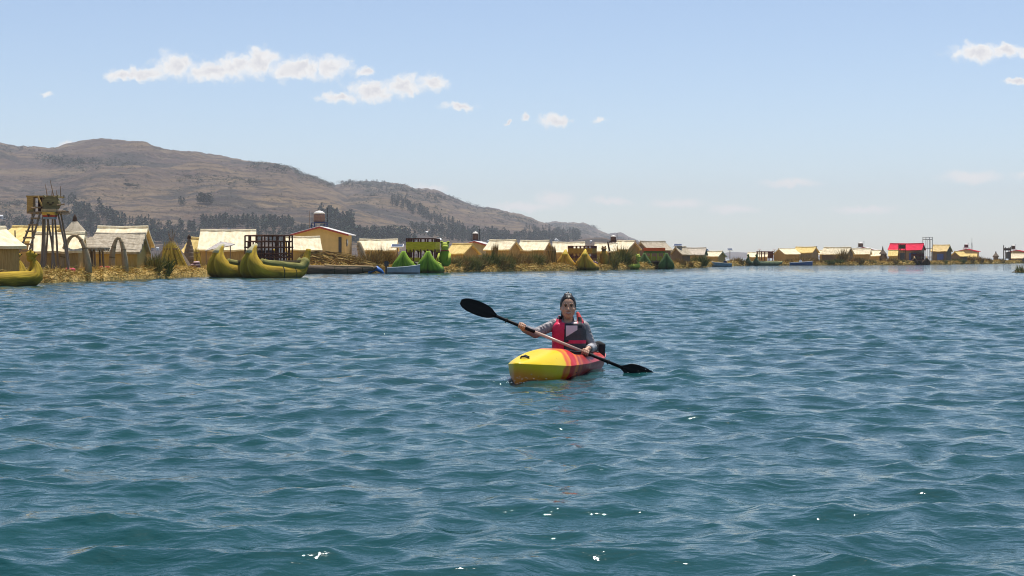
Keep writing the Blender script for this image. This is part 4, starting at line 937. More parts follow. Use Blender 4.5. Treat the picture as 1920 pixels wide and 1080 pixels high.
# ------------------------------------------------------------------ boats on the left
b1 = boat('yellow green puma boat cut by the left picture edge', 51, Dwater(536) + .3, 36, 7.5, 1.35, .38, 2.2, BOAT_Y, reedmat('tan_reed_hull', (.30, .20, .10), (.48, .34, .18)), .55, tip=None)
for y in (-1.1, 1.1): animal_head(b1, (7.5 - .62, y, 1.42), .44, BOAT_Y, (1, -.3, .1))
b2 = boat('large olive yellow catamaran boat with brown lattice deck', 441, Dwater(521.6) + 1.8, 222, 4.7, 2.05, .62, 3.9, BOAT_Y, reedmat('olive_gunwale', (.13, .125, .03), (.27, .25, .08)), stern=2.0, gr=.42)
def lattice(e, x0, x1, y0, y1, z0, zm, z1, rail):
    for (a, b, c, d) in ((x0, y0, x1, y0), (x1, y0, x1, y1), (x0, y1, x1, y1), (x0, y0, x0, y1)):
        n = 7
        for i in range(n + 1):
            t = i / n; p = (a + (c - a) * t, b + (d - b) * t)
            MB().bar((*p, z0), (*p, z1 if i % 2 == 0 else zm + (z1 - zm) * .5), .055 if i % 2 == 0 else .035, n=5).build('post', rail, e)
        for z in (z0 + .25, z0 + (zm - z0) * .55, zm, zm + (z1 - zm) * .5, z1): MB().bar((a, b, z), (c, d, z), .05, n=5).build('rail', rail, e)
        if n:
            for i in range(n):
                t0, t1 = i / n, (i + 1) / n; MB().bar((a + (c - a) * t0, b + (d - b) * t0, z0 + .25), (a + (c - a) * t1, b + (d - b) * t1, z0 + (zm - z0) * .55), .025, n=4).build('lattice_bar', rail, e)
    MB().box(((x0 + x1) / 2, (y0 + y1) / 2, zm), (x1 - x0 + .1, y1 - y0 + .1, .08)).build('upper_deck', rail, e)
lattice(b2, .7, 2.8, -1.2, 1.1, 1.05, 1.95, 2.7, mat('red_brown_timber', (.11, .05, .03), .8, .2, var=.3))
for y in (-.6, .5): MB().box((2.0, y, 1.4), (.4, .4, .7)).build('seat', mat('purple_grey_cloth', (.16, .12, .14), .9), b2)
D3 = Dwater(513.5) + 1.2
b3 = boat('low dark weathered reed boat beached below the reed heap', 576, D3, 183, 6.0, 1.3, .40, 0, BOAT_OLD, BOAT_T, .7, single=True, tip=None)
Db = Dwater(512.8); t_ = MB(); sb = Db / F; pr = [(-.5, 0, .02), (-.2, 0, .30), (.15, 0, .42), (.5, 0, .2), (.75, 0, .0)]
t_.sweep(pr, [(.3, .12), (.34, .2), (.36, .22), (.3, .16), (.12, .06)], 10); o = t_.build('blue_tarp', mat('blue_tarp_cloth', (.04, .16, .48), .5, .4, var=.3, scale=5), smooth=True, label='crumpled blue tarp at the tail of the dark weathered boat', cat='tarp'); o.location = (Xat(703, Db), Db, 0)
motorboat('grey aluminium motorboat moored before the green castle boat', 757, Dwater(513.3), 2.6, 2, ALU, WOOD)
D4 = Dwater(512)
b4 = boat('bright green castle boat with two leaf shaped prows', 779, D4 + .3, 262, 5.0, 1.85, .56, 2.1, BOAT_G, BOAT_LIME, .5, tip=None)
CAST = mat('olive_cabin_panel', (.50, .41, .025), .8, .2, var=.15, scale=3, stretch=(1, 1, 4))
castle(b4, .2, 2.2, -1.25, 1.2, .9, 2.0, 2.95, CAST, mat('dark_red_timber', (.10, .03, .02), .8), 4)
animal_head(b4, (.8, 1.8, 2.3), .82, BOAT_LIME, (.96, .3, 0), REDC, True)
mb = MB(); mb.lathe([(.30, .55), (.50, .8), (.56, 1.2), (.46, 1.6), (.30, 2.0)], 14, (.8, 1.8, 0)); mb.build('figure_body', BOAT_G, b4, smooth=True)
for k in (-1, 1): mb = MB(); mb.sweep([(.9, 1.8 + .45 * k, 1.6), (1.35, 1.8 + .5 * k, 1.25), (1.5, 1.8 + .4 * k, 1.0)], [.13, .11, .09], 8); mb.build('figure_arm', BOAT_LIME, b4, smooth=True)
# ------------------------------------------------------------------ middle and right part of the shore
hut('yellow thatched hut right of the animal figurehead', 835, 900, 459, 476, 12, 27, THATCH_Y, WALL_B, ang=32)
house('beige house with a dark tank behind the yellow thatched hut', 862, 918, 453, 461, 26, BEI, CORR, win=False)
tank('dark brown tank above the beige house', 886, 897, 434, 450, 32, TANKD, BLUEM, 451)
hut('pale hut half hidden by the dark standing sheaf', 908, 978, 452, 469, 14, 20, THATCH, WALL_B)
hut('long pale hut between the two standing brown sheaves', 968, 1038, 453, 470, 13, 16, THATCH, WALL_B, ang=18)
hut('pale hut directly behind the yellow cabin boat', 1036, 1097, 456, 474, 15, 0, THATCH, WALL_B)
sheaf('narrow dark sheaf standing before the pale hut', 928, 7, 13, 455, BROWNREED, .02, .55, 160, group='brown sheaves standing among the pale huts'); sheaf('broad brown sheaf left of the yellow cabin boat', 1033, 6, 24, 458, BROWNREED, .02, .6, 260, group='brown sheaves standing among the pale huts')
mixs = [GREENREED, BROWNREED, GREENREED, DARKGREEN]
for i, (px, w, yt, b, lb, m) in enumerate((
    (848, 22, 482, 3, 'low green clump right behind the castle boat', GREENREED), (862, 26, 484, 4, 'brown green clump below the yellow thatched hut', BROWNREED), (884, 30, 482, 3.5, 'green clump at the gable of the yellow thatched hut', GREENREED),
    (904, 26, 478, 4, 'dense dark green clump left of the narrow dark sheaf', DARKGREEN), (921, 26, 474, 4, 'dark green clump at the foot of the narrow dark sheaf', DARKGREEN), (941, 26, 474, 4.5, 'tall green clump right of the narrow dark sheaf', GREENREED),
    (960, 24, 473, 7, 'tall brown clump before the left half of the long pale hut', BROWNREED), (980, 26, 476, 7, 'brown clump before the middle of the long pale hut', BROWNREED), (1000, 26, 473, 7.5, 'grey green clump before the right half of the long pale hut', GREENREED), (1014, 18, 478, 7, 'small brown clump just left of the broad brown sheaf', BROWNREED),
    (872, 26, 478, 3, 'grey green clump between the low and the dense dark green clumps', GREENREED), (893, 24, 480, 2, 'low brown clump at the waterline before the gable', BROWNREED), (935, 22, 482, 2, 'low brown clump under the narrow dark sheaf', BROWNREED), (950, 22, 484, 2, 'small green clump at the start of the golden straw', GREENREED),
    (1140, 34, 474, 4, 'wide fan of grey green reeds right of the yellow cabin boat', GREENREED), (1166, 13, 463, 6, 'tall dark green sheaf shaped clump before the tank hut', DARKGREEN), (1178, 24, 482, 3, 'brown clump left of the lime boat head', BROWNREED),
    (1272, 22, 485, 4, 'low brown clump under the dark gable hut', BROWNREED), (1288, 20, 490, 3, 'low straw coloured clump left of the dark green bush', BROWNREED), (1311, 26, 479, 4, 'round dark green bush left of the blue motorboat', DARKGREEN),
    (1382, 22, 483, 8, 'brown clump behind the lamp post left of the dark green boat', BROWNREED))):
    clump(px, b, w, yt, m, lb, 150, spread=1.0)
# yellow cabin boat
D5 = Dwater(506.6)
b5 = boat('golden cabin boat with two yellow prows and dark red rails', 1078, D5 + .3, 254, 5.0, 2.05, .58, 2.1, BOAT_O, mat('purple_gunwale', (.10, .05, .16), .7), .5, tip=mat('bright_yellow_tip', (.70, .48, .05), .7))
castle(b5, .4, 2.4, -1.25, 1.3, 1.0, 1.75, 2.55, mat('ochre_cabin_panel', (.40, .22, .03), .8, .2, var=.15), WOODR, 6)
mb = MB(); mb.lathe([(.30, .6), (.45, 1.0), (.42, 1.6), (.33, 2.0)], 12, (.7, 2.2, 0)); mb.build('figure_body', mat('ochre_cabin_panel', (.40, .22, .03)), b5, smooth=True); animal_head(b5, (.7, 2.2, 2.25), .62, mat('dark_ochre', (.20, .11, .03), .8), (.9, .4, 0), REDC)
hut('small cream hut under the leaning pole right of the golden cabin boat', 1115, 1158, 458, 472, 10, 0, THATCH, WALL_B); hut('reddish roofed hut behind the small cream hut', 1114, 1150, 459, 466, 20, 14, mat('faded_red_roof', (.42, .20, .16), .7), WALL_B)
tank('dark tank with white lid behind the leaning pole', 1145, 1155, 441, 452, 22, TANKD, WOODD, 453); pole('thick dark pole leaning left below the tank', 1147, 7, 453, .13, -.18, name='leaning_pole', m=WOODD)
hut('cream hut with open gable right of the leaning pole', 1146, 1202, 453, 468, 12, 22, THATCH, WALL_B)
hut('large grey roofed hut with a dark gable on its left', 1188, 1260, 454, 470, 14, -26, THATCH_G, WALL_D, ang=35)
D6 = Dwater(504.3)
bl_ = boat('lime green boat with a raised animal head before the grey hut', 1196, edgeD(1180) + 1.2, 5, 3.4, 1.0, .36, 0, BOAT_LIME, None, .5, single=True, tip=None); animal_head(bl_, (3.0, 0, 1.45), .62, BOAT_LIME, (.4, -.9, 0))
b6 = boat('dark green boat with an orange canopy and two sharp prows', 1229, D6 + .3, 268, 4.4, 1.85, .50, 2.55, BOAT_D, BOAT_LIME, .4, tip=None)
for x in (.6, 2.2):
    for y in (-1.15, -.4, .4, 1.15): MB().bar((x, y, .8), (x, y, 2.15), .055, n=6).build('post', BOAT_LIME, b6)
MB().box((2.25, 0, 1.95), (.1, 2.5, .26)).build('fascia', mat('green_board', (.09, .16, .03), .7), b6)
for k in range(3): MB().box((1.4, -.83 + .83 * k, 2.27), (2.0, .80, .38)).build('canopy_panel', mat('orange_canvas', (.70, .11, .02), .6, .3, var=.12), b6)
MB().box((1.4, -1.32, 2.2), (2.0, .12, .34)).build('canopy_edge', mat('dull_orange', (.36, .12, .05), .7), b6)
for y in (-.7, .0, .7): MB().box((1.0, y, 1.15), (.4, .45, .6)).build('seat', BOAT_LIME, b6)
MB().box((2.6, 0, .62), (.08, 2.2, .7)).build('front_board', WOODD, b6)
hut('dark gable hut with a tilted solar panel on it', 1256, 1296, 464, 478, 8, -20, THATCH_G, WALL_D, ang=38); solar('large tilted solar panel over the dark gable hut', 1271, 9, 15, 459.5, -10)
hut('pale grey hut right of the dark gable hut', 1280, 1324, 466, 478, 12, 0, mat('pale_grey_thatch', (.46, .39, .30), .9), WALL_B, ang=8)
hut('pale low hut beside the left lamp post', 1320, 1361, 472, 481, 9, 12, THATCH, WALL_B)
solar('panel topped lamp post left of the blue motorboat', 1324, 6, 9, 469, 0, cat='lamp post'); solar('panel topped lamp post right of the blue motorboat', 1368.5, 9, 9, 467.5, 0, cat='lamp post')
mb1 = motorboat('blue motorboat with one dark clad person aboard', 1353, Dwater(500), 2.9, 176, mat('blue_grey_hull', (.15, .27, .38), .5, .4), WHITE, False)
# dark green boat, timber frame with parasols
D7 = Dwater(498)
b7 = boat('long dark green boat with pale gunwale and curled stern', 1410, D7 + .4, 218, 6.8, 1.55, .40, 1.9, mat('grey_green_reed', (.08, .11, .06), .85, var=.3), GUN, .5, tip=BOAT_D)
for y in (-.95, .95): animal_head(b7, (6.3, y, 1.75), .42, BOAT_D, (1, 0, 0))
Df = edgeD(1435) + 6; e = empty('pergola', (Xat(1436, Df), Df, GZ), 0, 'red brown timber frame behind the long dark green boat', 'pergola'); s_ = Df / F
for px in (-16, -8, -2, 6, 13): MB().bar((px * s_, 0, -.2), (px * s_, .2, Zat(471, Df) - GZ), .10, n=6).build('post', WOODR, e)
for y in (472, 476): MB().bar((-18 * s_, .1, Zat(y, Df) - GZ), (15 * s_, .1, Zat(y, Df) - GZ), .09, n=6).build('beam', WOODR, e)
MB().box((9 * s_, .4, Zat(478, Df) - GZ), (9 * s_, .1, 12 * s_)).build('board', WOODR, e)
for px, lb in ((1424, 'left grey parasol above the timber frame'), (1451.5, 'right grey parasol above the timber frame')):
    De = edgeD(px) + 7; s_ = De / F; z = Zat(467.5, De) - GZ; e = empty('parasol', (Xat(px, De), De, GZ), 0, lb, 'parasol', 'grey parasols over the timber frame'); MB().bar((0, 0, -.2), (0, 0, z), .05).build('post', WOOD, e); MB().lathe([(5.2 * s_, z - .18), (3 * s_, z - .02), (.05, z + .12)], 12).build('canopy', mat('grey_canvas', (.40, .36, .33), .8), e)
hut('white cream hut seen between the timber posts', 1402, 1440, 474, 482, 14, 0, THATCH, WALL_B)
hut('cream hut with a wide brown gable right of the timber frame', 1450, 1500, 467, 477, 9, -20, THATCH, WALL_B, ang=33)
hut('yellow roofed hut right of the wide brown gable', 1486, 1536, 464, 474, 12, 12, THATCH_Y, mat('grey_reed_wall', (.20, .17, .12), .9), ang=20)
solar('tilted panel post over the right end of the yellow roofed hut', 1529, 13, 6, 463, -20)
hut('cream hut with a lilac shaded front between the bush and dark clump', 1542, 1598, 464.5, 477, 9, 6, THATCH, WALL_D)
hut('pale flat roofed hut directly below the tank house', 1594, 1634, 467, 477, 8, 3, THATCH, WALL_B, ang=8)
house('red edged house with a tank behind the pale flat roofed hut', 1598, 1640, 464, 469, 26, BEI, CORR, win=False); tank('small dark tank with a white lid above the red edged house', 1609, 1618, 454, 463, 32, TANKD, WHITE, 464)
motorboat('dark blue motorboat with one white clad person aboard', 1502, Dwater(497.6), 4.0, 3, mat('dark_blue_hull', (.06, .13, .30), .5, .4), WHITE, False)
for i, (px, w, yt, b, lb, m) in enumerate((
    (1478, 16, 486, 4, 'low straw clump left of the dark blue motorboat', BROWNREED), (1505, 40, 480, 6, 'broad brown reed mound behind the dark blue motorboat', BROWNREED), (1530, 20, 484, 4, 'brown clump right of the dark blue motorboat', BROWNREED), (1552, 24, 487, 3, 'dark green clump under the lilac fronted hut', DARKGREEN), (1570, 22, 486, 3, 'second dark green clump under the lilac fronted hut', DARKGREEN),
    (1580, 9, 468, 5, 'thin pointed brown clump before the lilac fronted hut', BROWNREED), (1605, 26, 481, 4, 'brown clump under the pale flat roofed hut', BROWNREED), (1630, 22, 487, 4, 'green clump right of the pale flat roofed hut', GREENREED), (1670, 24, 483, 4, 'brown clump left of the red roofed house', BROWNREED), (1690, 20, 487, 4, 'green brown clump under the dark tower house', GREENREED),
    (1765, 22, 487, 5, 'low green clump under the tall yellow hut', GREENREED), (1797, 24, 485, 6, 'dark clump under the grey triangle hut', DARKGREEN), (1815, 20, 479, 8, 'brown green clump under the antenna mast', BROWNREED), (1832, 22, 480, 8, 'dark brown clump right of the antenna mast', BROWNREED), (1850, 20, 484, 7, 'low brown clump left of the small cone hut', BROWNREED), (1875, 16, 485, 6, 'low brown clump right of the small cone hut', BROWNREED))):
    clump(px, b, w, yt, m, lb, 120)
hut('half hidden pale hut between the flat roofed hut and the dark conical hut', 1631, 1652, 470, 480, 13, 0, THATCH, WALL_B); hut('little pale hut squeezed behind the broad brown reed mound', 1536, 1552, 470, 478, 15, 0, THATCH, WALL_B); hut('low tan hut between tall yellow hut and antenna house', 1812, 1832, 476, 483, 9, 0, THATCH_Y, WALL_B)
cone_hut('dark tall conical hut left of the red roofed house', 1655, 24, 468, 476, 10, WALL_D, WALL_D, tiers=((468, 475.5, 3, 14), (474, 484, 12, 16)), spire=461)
hut('small hut with a bright yellow roof beside the red roofed house', 1666, 1684, 470, 480, 7, 0, THATCH_Y, WALL_O)
hut('red roofed house with blue doors on the far right shore', 1666, 1734, 457.5, 469, 10, 6, REDSHEET, mat('brown_plank_wall', (.30, .19, .11), .85), name='red_roofed_house', cat='house', ang=10, th=.09, door=(.22, 1.3, 1.7, BLUEP), dep=4)
Dk = edgeD(1691) + 5; e = empty('plank_tower', (Xat(1691, Dk), Dk, GZ), 0, 'dark plank tower standing before the red roofed house', 'tower'); s_ = Dk / F; zt = Zat(457, Dk) - GZ
for x in (-5, 5):
    for y in (-.5, .5): MB().bar((x * s_, y, -.2), (x * s_, y, zt), .06, n=5).build('post', WOODD, e)
MB().box((0, -.1, zt - .6), (9.4 * s_, 1.0, .7)).build('cabin', mat('dark_green_planks', (.05, .05, .025), .8), e); MB().box((0, 0, zt - .2), (11 * s_, 1.2, .06)).build('roof', WOODD, e); MB().bar((-9 * s_, -1.1, .2), (-4 * s_, -.5, zt - 1), .05).build('ladder', WOOD, e)
MB().box((0, -.4, .9), (8 * s_, .08, 1.6)).build('lower_boards', mat('grey_planks', (.10, .095, .09), .8), e)
Dl = edgeD(1739) + 9; e = empty('lattice_tower', (Xat(1739, Dl), Dl, GZ), R(12), 'empty grey steel lattice tower right of the red roofed house', 'tower'); s_ = Dl / F; zt = Zat(445, Dl) - GZ; GM = mat('galvanised_steel', (.22, .23, .25), .5, .5)
for x in (-1, 1):
    for y in (-1, 1): MB().bar((x * 7 * s_, y * .7, -.2), (x * 6.6 * s_, y * .65, zt), .055, n=5).build('leg', GM, e)
for z in (Zat(466, Dl) - GZ, Zat(449, Dl) - GZ, zt):
    for (a, b, c, d) in ((-1, -1, 1, -1), (-1, 1, 1, 1), (-1, -1, -1, 1), (1, -1, 1, 1)): MB().bar((a * 6.8 * s_, b * .7, z), (c * 6.8 * s_, d * .7, z), .045, n=5).build('ring_beam', GM, e)
MB().box((0, 0, Zat(448.6, Dl) - GZ), (13 * s_, 1.3, .12)).build('platform', GM, e)
for (x0, x1) in ((-3, -5), (3, 5)): MB().bar((x0 * s_, -.6, -.1), (x0 * s_, -.6, Zat(450, Dl) - GZ), .045, n=5).build('riser_pipe', WHITE, e)
D8 = Dwater(496.4)
b8 = boat('dark maroon boat with two tan prows below the steel tower', 1726, D8 + .3, 270, 4.2, 1.5, .42, 2.3, BOAT_M, BOAT_T, .5, tip=BOAT_T); castle(b8, .5, 2.2, -1.05, 1.05, .7, 1.7, 2.3, mat('maroon_panel', (.09, .02, .02), .8), WOODD, 3)
hut('tall yellow roofed hut with a blue door right of the steel tower', 1745, 1785, 460, 471.5, 8, 9, mat('bright_yellow_thatch', (.62, .45, .20), .9), WALL_D, door=(.08, 1.3, 1.6, BLUEP), ang=16)
MBx = MB(); hut('grey triangle hut right of the tall yellow roofed hut', 1782, 1814, 472, 481, 7, -16, THATCH_Y, WALL_D, ang=42)
house('tank house behind the antenna mast', 1792, 1832, 467.5, 472, 26, BEI, REDSHEET, win=False); tank('little dark tank above the house behind the antenna mast', 1808, 1815, 457, 464, 32, TANKD, WHITE, 465)
Dm = edgeD(1822) + 12; e = empty('antenna_mast', (Xat(1822, Dm), Dm, GZ), 0, 'thin antenna mast with guy wires on the far right', 'antenna'); zt = Zat(446, Dm) - GZ
MB().bar((0, 0, -.2), (0, 0, zt), .07, .03, 5).build('mast', GM, e)
for x in (-1.0, 1.0): MB().bar((x * .35, 0, zt * .3), (0, 0, zt * .85), .025, n=4).build('guy_wire', GM, e)
cone_hut('small cone hut alone against the sky at the far right', 1867, 12, 473, 479, 12, THATCH_D, WALL_D, tiers=((473, 480, 1, 11),), spire=471)
Dn = edgeD(1888) + 9; e = empty('timber_tower', (Xat(1888, Dn), Dn, GZ), 0, 'dark timber frame tower near the right picture edge', 'tower'); s_ = Dn / F; zt = Zat(463, Dn) - GZ
for x in (-5, 5):
    for y in (-.6, .6): MB().bar((x * s_, y, -.2), (x * s_, y, zt if x > 0 or y < 0 else zt + .4), .10, n=5).build('post', WOODD, e)
MB().box((0, 0, Zat(467.5, Dn) - GZ), (10 * s_, 1.2, .55)).build('upper_box', WOODD, e); MB().box((2 * s_, 0, Zat(479, Dn) - GZ), (6 * s_, 1.1, 12 * s_)).build('lower_boards', mat('grey_planks', (.10, .095, .09)), e); MB().bar((-5 * s_, -.6, Zat(474, Dn) - GZ), (5 * s_, -.6, Zat(472, Dn) - GZ), .08).build('rail', WOODD, e)
house('brown house with a tank behind the last pale hut', 1890, 1922, 469.5, 473, 24, BEI, REDSHEET, win=False); tank('little dark tank above the brown house at the right edge', 1896, 1903, 459, 467, 30, TANKD, WHITE, 468)
hut('pale hut at the right picture edge behind the reeds', 1892, 1926, 476, 484.5, 9, 6, THATCH, WALL_D)
# nearer reeds in the water at the right edge
Dr_ = Dwater(511); mb = MB()
for _ in range(150):
    a = random.uniform(0, 6.28); r_ = math.sqrt(random.random()); mb.blade((r_ * math.cos(a) * .75, r_ * math.sin(a) * .6, -.05), (random.gauss(-.05, .22), random.gauss(0, .2), 1), .045, random.uniform(.35, 1.0), .3, random.random())
o = mb.build('reed_clump', GREENREED, label='green reeds growing from the water at the right picture edge', cat='reeds', group='reed clumps growing on the islands'); o.location = (Xat(1919, Dr_), Dr_, 0)
mb = MB()
for _ in range(90): mb.blade((random.uniform(-1.0, .8), random.uniform(-.5, .5), .03), (random.uniform(-1, 1), random.uniform(-.6, .6), .1), .05, .4, .2, random.random())
o = mb.build('floating_reeds', BROWNREED, kind='stuff'); o.location = (Xat(1916, Dr_), Dr_ - .1, 0)
# ------------------------------------------------------------------ rounded bodies: blended distance fields meshed by surface nets
class Field:
    def __init__(s, lo, hi, h):
        s.h = h; s.lo = np.array(lo, float); s.n = np.ceil((np.array(hi) - s.lo) / h).astype(int) + 1
        s.d = np.full(s.n, 1.0, dtype=np.float32)
    def region(s, lo, hi, pad):
        a = np.clip(np.floor((np.array(lo) - pad - s.lo) / s.h).astype(int), 0, s.n - 1); b = np.clip(np.ceil((np.array(hi) + pad - s.lo) / s.h).astype(int) + 1, 1, s.n)
        sl = tuple(slice(a[i], max(b[i], a[i] + 1)) for i in range(3))
        g = np.meshgrid(*[s.lo[i] + np.arange(sl[i].start, sl[i].stop) * s.h for i in range(3)], indexing='ij')
        return sl, g
    def put(s, sl, d, k, cut=False):
        o = s.d[sl]
        if cut:
            d = -d; hh = np.clip(.5 - .5 * (o - d) / k, 0, 1); s.d[sl] = o * (1 - hh) + d * hh + k * hh * (1 - hh)
        else:
            hh = np.clip(.5 + .5 * (o - d) / k, 0, 1); s.d[sl] = o * (1 - hh) + d * hh - k * hh * (1 - hh)
        return s
    def cap(s, a, b, ra, rb=None, k=.012, cut=False):
        rb = ra if rb is None else rb; a, b = np.array(a, float), np.array(b, float); r = max(ra, rb)
        sl, g = s.region(np.minimum(a, b) - r, np.maximum(a, b) + r, k * 1.5 + s.h * 3)
        ab = b - a; t = np.clip(sum((g[i] - a[i]) * ab[i] for i in range(3)) / max(ab @ ab, 1e-9), 0, 1)
        d = np.sqrt(sum((g[i] - a[i] - t * ab[i]) ** 2 for i in range(3))) - (ra + (rb - ra) * t)
        return s.put(sl, d, k, cut)
    def ell(s, c, r, k=.012, cut=False):
        c, r = np.array(c, float), np.array(r, float); sl, g = s.region(c - r, c + r, k * 1.5 + s.h * 3)
        k0 = np.sqrt(sum(((g[i] - c[i]) / r[i]) ** 2 for i in range(3))); k1 = np.sqrt(sum(((g[i] - c[i]) / r[i] ** 2) ** 2 for i in range(3))) + 1e-6
        return s.put(sl, k0 * (k0 - 1) / k1, k, cut)
    def box(s, c, hf, rd, k=.012, cut=False):
        c, hf = np.array(c, float), np.array(hf, float); sl, g = s.region(c - hf, c + hf, k * 1.5 + s.h * 3)
        q = [np.abs(g[i] - c[i]) - hf[i] + rd for i in range(3)]
        d = np.sqrt(sum(np.maximum(x, 0) ** 2 for x in q)) + np.minimum(np.maximum(np.maximum(q[0], q[1]), q[2]), 0) - rd
        return s.put(sl, d, k, cut)
    def mesh(s):
        d = s.d; neg = d < 0; nx, ny, nz = d.shape
        cnt = np.zeros((nx - 1, ny - 1, nz - 1), np.int8); off = [(i, j, k) for i in (0, 1) for j in (0, 1) for k in (0, 1)]
        for i, j, k in off: cnt += neg[i:nx - 1 + i, j:ny - 1 + j, k:nz - 1 + k]
        act = np.argwhere((cnt > 0) & (cnt < 8)); idx = np.full(cnt.shape, -1, np.int64); idx[tuple(act.T)] = np.arange(len(act))
        cor = np.stack([d[act[:, 0] + i, act[:, 1] + j, act[:, 2] + k] for i, j, k in off], -1); O = np.array(off, float)
        acc = np.zeros((len(act), 3)); num = np.zeros(len(act))
        for a in range(8):
            for b in range(a + 1, 8):
                if np.abs(O[a] - O[b]).sum() != 1: continue
                x = (cor[:, a] < 0) != (cor[:, b] < 0); t = cor[:, a] / np.where(x, cor[:, a] - cor[:, b], 1)
                acc += np.where(x[:, None], O[a] + (O[b] - O[a]) * t[:, None], 0); num += x
        V = s.lo + (act + acc / num[:, None]) * s.h; F_ = []
        for ax in range(3):
            u, v = (ax + 1) % 3, (ax + 2) % 3; A = neg.take(range(0, d.shape[ax] - 1), ax); B = neg.take(range(1, d.shape[ax]), ax)
            e = np.argwhere(A != B); e = e[(e[:, u] > 0) & (e[:, v] > 0) & (e[:, u] < cnt.shape[u]) & (e[:, v] < cnt.shape[v])]
            ins = A[tuple(e.T)]; q = []
            for du, dv in ((1, 1), (0, 1), (0, 0), (1, 0)):
                c = e.copy(); c[:, u] -= du; c[:, v] -= dv; q.append(idx[tuple(c.T)])
            q = np.stack(q, -1); q = np.where(ins[:, None], q, q[:, ::-1]); F_.append(q)
        F_ = np.concatenate(F_); return V, F_[(F_ >= 0).all(1)]
    def build(s, name, m, parent=None, **kw):
        V, F_ = s.mesh(); o = np_mesh(name, V, F_, m)
        if parent: o.parent = parent
        return tag(o, **kw)
def subset(name, V, F_, sel, m, parent, **kw):
    f = F_[sel]
    if not len(f): return None
    u, inv = np.unique(f, return_inverse=True); o = np_mesh(name, V[u], inv.reshape(f.shape), m); o.parent = parent
    return tag(o, **kw)

# ------------------------------------------------------------------ kayak
KL = 2.66; NOSE = (Xat(969, Dwater(718)), Dwater(718)); HD = 250
fwd = (math.cos(R(HD)), math.sin(R(HD))); KC = (NOSE[0] - fwd[0] * KL / 2, NOSE[1] - fwd[1] * KL / 2)
def plastic():
    m = bpy.data.materials.new('moulded_kayak_plastic'); m.use_nodes = True; t = m.node_tree; b = t.nodes['Principled BSDF']
    b.inputs['Roughness'].default_value = .33; b.inputs['Specular IOR Level'].default_value = .45
    tcn = N(t, 'ShaderNodeTexCoord'); sp = N(t, 'ShaderNodeSeparateXYZ'); L(t, tcn.outputs['Object'], sp.inputs[0])
    mp = N(t, 'ShaderNodeMapping'); L(t, tcn.outputs['Object'], mp.inputs[0]); mp.inputs['Scale'].default_value = (1, .7, 1)
    nz = N(t, 'ShaderNodeTexNoise'); nz.inputs['Scale'].default_value = 5; nz.inputs['Detail'].default_value = 2; L(t, mp.outputs[0], nz.inputs['Vector'])
    s = math_n(t, 'SUBTRACT', KL / 2, sp.outputs[0]); s = math_n(t, 'ADD', s, math_n(t, 'MULTIPLY', math_n(t, 'SUBTRACT', nz.outputs['Fac'], .5), .16)); s = math_n(t, 'SUBTRACT', s, math_n(t, 'MULTIPLY', math_n(t, 'MAXIMUM', math_n(t, 'SUBTRACT', sp.outputs[2], .10), 0), .9)); s = math_n(t, 'ADD', s, math_n(t, 'MULTIPLY', math_n(t, 'SUBTRACT', sp.outputs[1], .3), .3))
    s = math_n(t, 'DIVIDE', s, KL)
    r = N(t, 'ShaderNodeValToRGB'); L(t, s, r.inputs[0]); Y, Or, Rd, Dr, Pk = (.78, .55, .004), (.80, .20, .01), (.60, .018, .012), (.36, .03, .025), (.66, .13, .11)  # plastic colours; Dr has side shade, Pk a sun highlight mixed in
    E = [(0, Y), (.25, Y), (.26, Or), (.27, (.7, .10, .02)), (.285, Or), (.30, (.80, .30, .02)), (.31, Rd), (.355, Rd), (.367, Or), (.385, (.75, .14, .02)), (.40, Dr), (.435, (.55, .12, .03)), (.45, Dr), (.53, Dr), (.545, (.50, .11, .04)), (.56, Dr), (.74, (.5, .06, .05)), (.82, Pk), (1, Pk)]
    while len(r.color_ramp.elements) < len(E): r.color_ramp.elements.new(.5)
    for e, (p, c) in zip(r.color_ramp.elements, E): e.position = p; e.color = (*c, 1)
    # orange dye run into the stem and the keel
    lo = N(t, 'ShaderNodeMapRange', interpolation_type='SMOOTHSTEP'); L(t, math_n(t, 'ADD', math_n(t, 'MULTIPLY', math_n(t, 'SUBTRACT', KL / 2, sp.outputs[0]), .26), sp.outputs[2]), lo.inputs[0])
    lo.inputs[1].default_value = .24; lo.inputs[2].default_value = .05; lo.inputs[3].default_value = 0; lo.inputs[4].default_value = .9
    mx = N(t, 'ShaderNodeMix', data_type='RGBA'); L(t, lo.outputs[0], mx.inputs[0]); L(t, r.outputs[0], mx.inputs[6]); mx.inputs[7].default_value = (.62, .15, .012, 1)
    L(t, mx.outputs[2], b.inputs['Base Color'])
    n2 = N(t, 'ShaderNodeTexNoise'); n2.inputs['Scale'].default_value = 9; L(t, tcn.outputs['Object'], n2.inputs['Vector'])
    bp = N(t, 'ShaderNodeBump'); bp.inputs['Strength'].default_value = .25; bp.inputs['Distance'].default_value = .02; L(t, n2.outputs['Fac'], bp.inputs['Height']); L(t, bp.outputs[0], b.inputs['Normal'])
    return m
kay = empty('kayak', (KC[0], KC[1], 0), R(HD), 'yellow and red sit-in kayak with orange bow paddled by the woman', 'kayak')
BLK = mat('black_rubber', (.015, .015, .016), .6, .4, var=.2); SEATB = mat('black_seat_fabric', (.022, .022, .024), .75, .3, var=.3, scale=20)
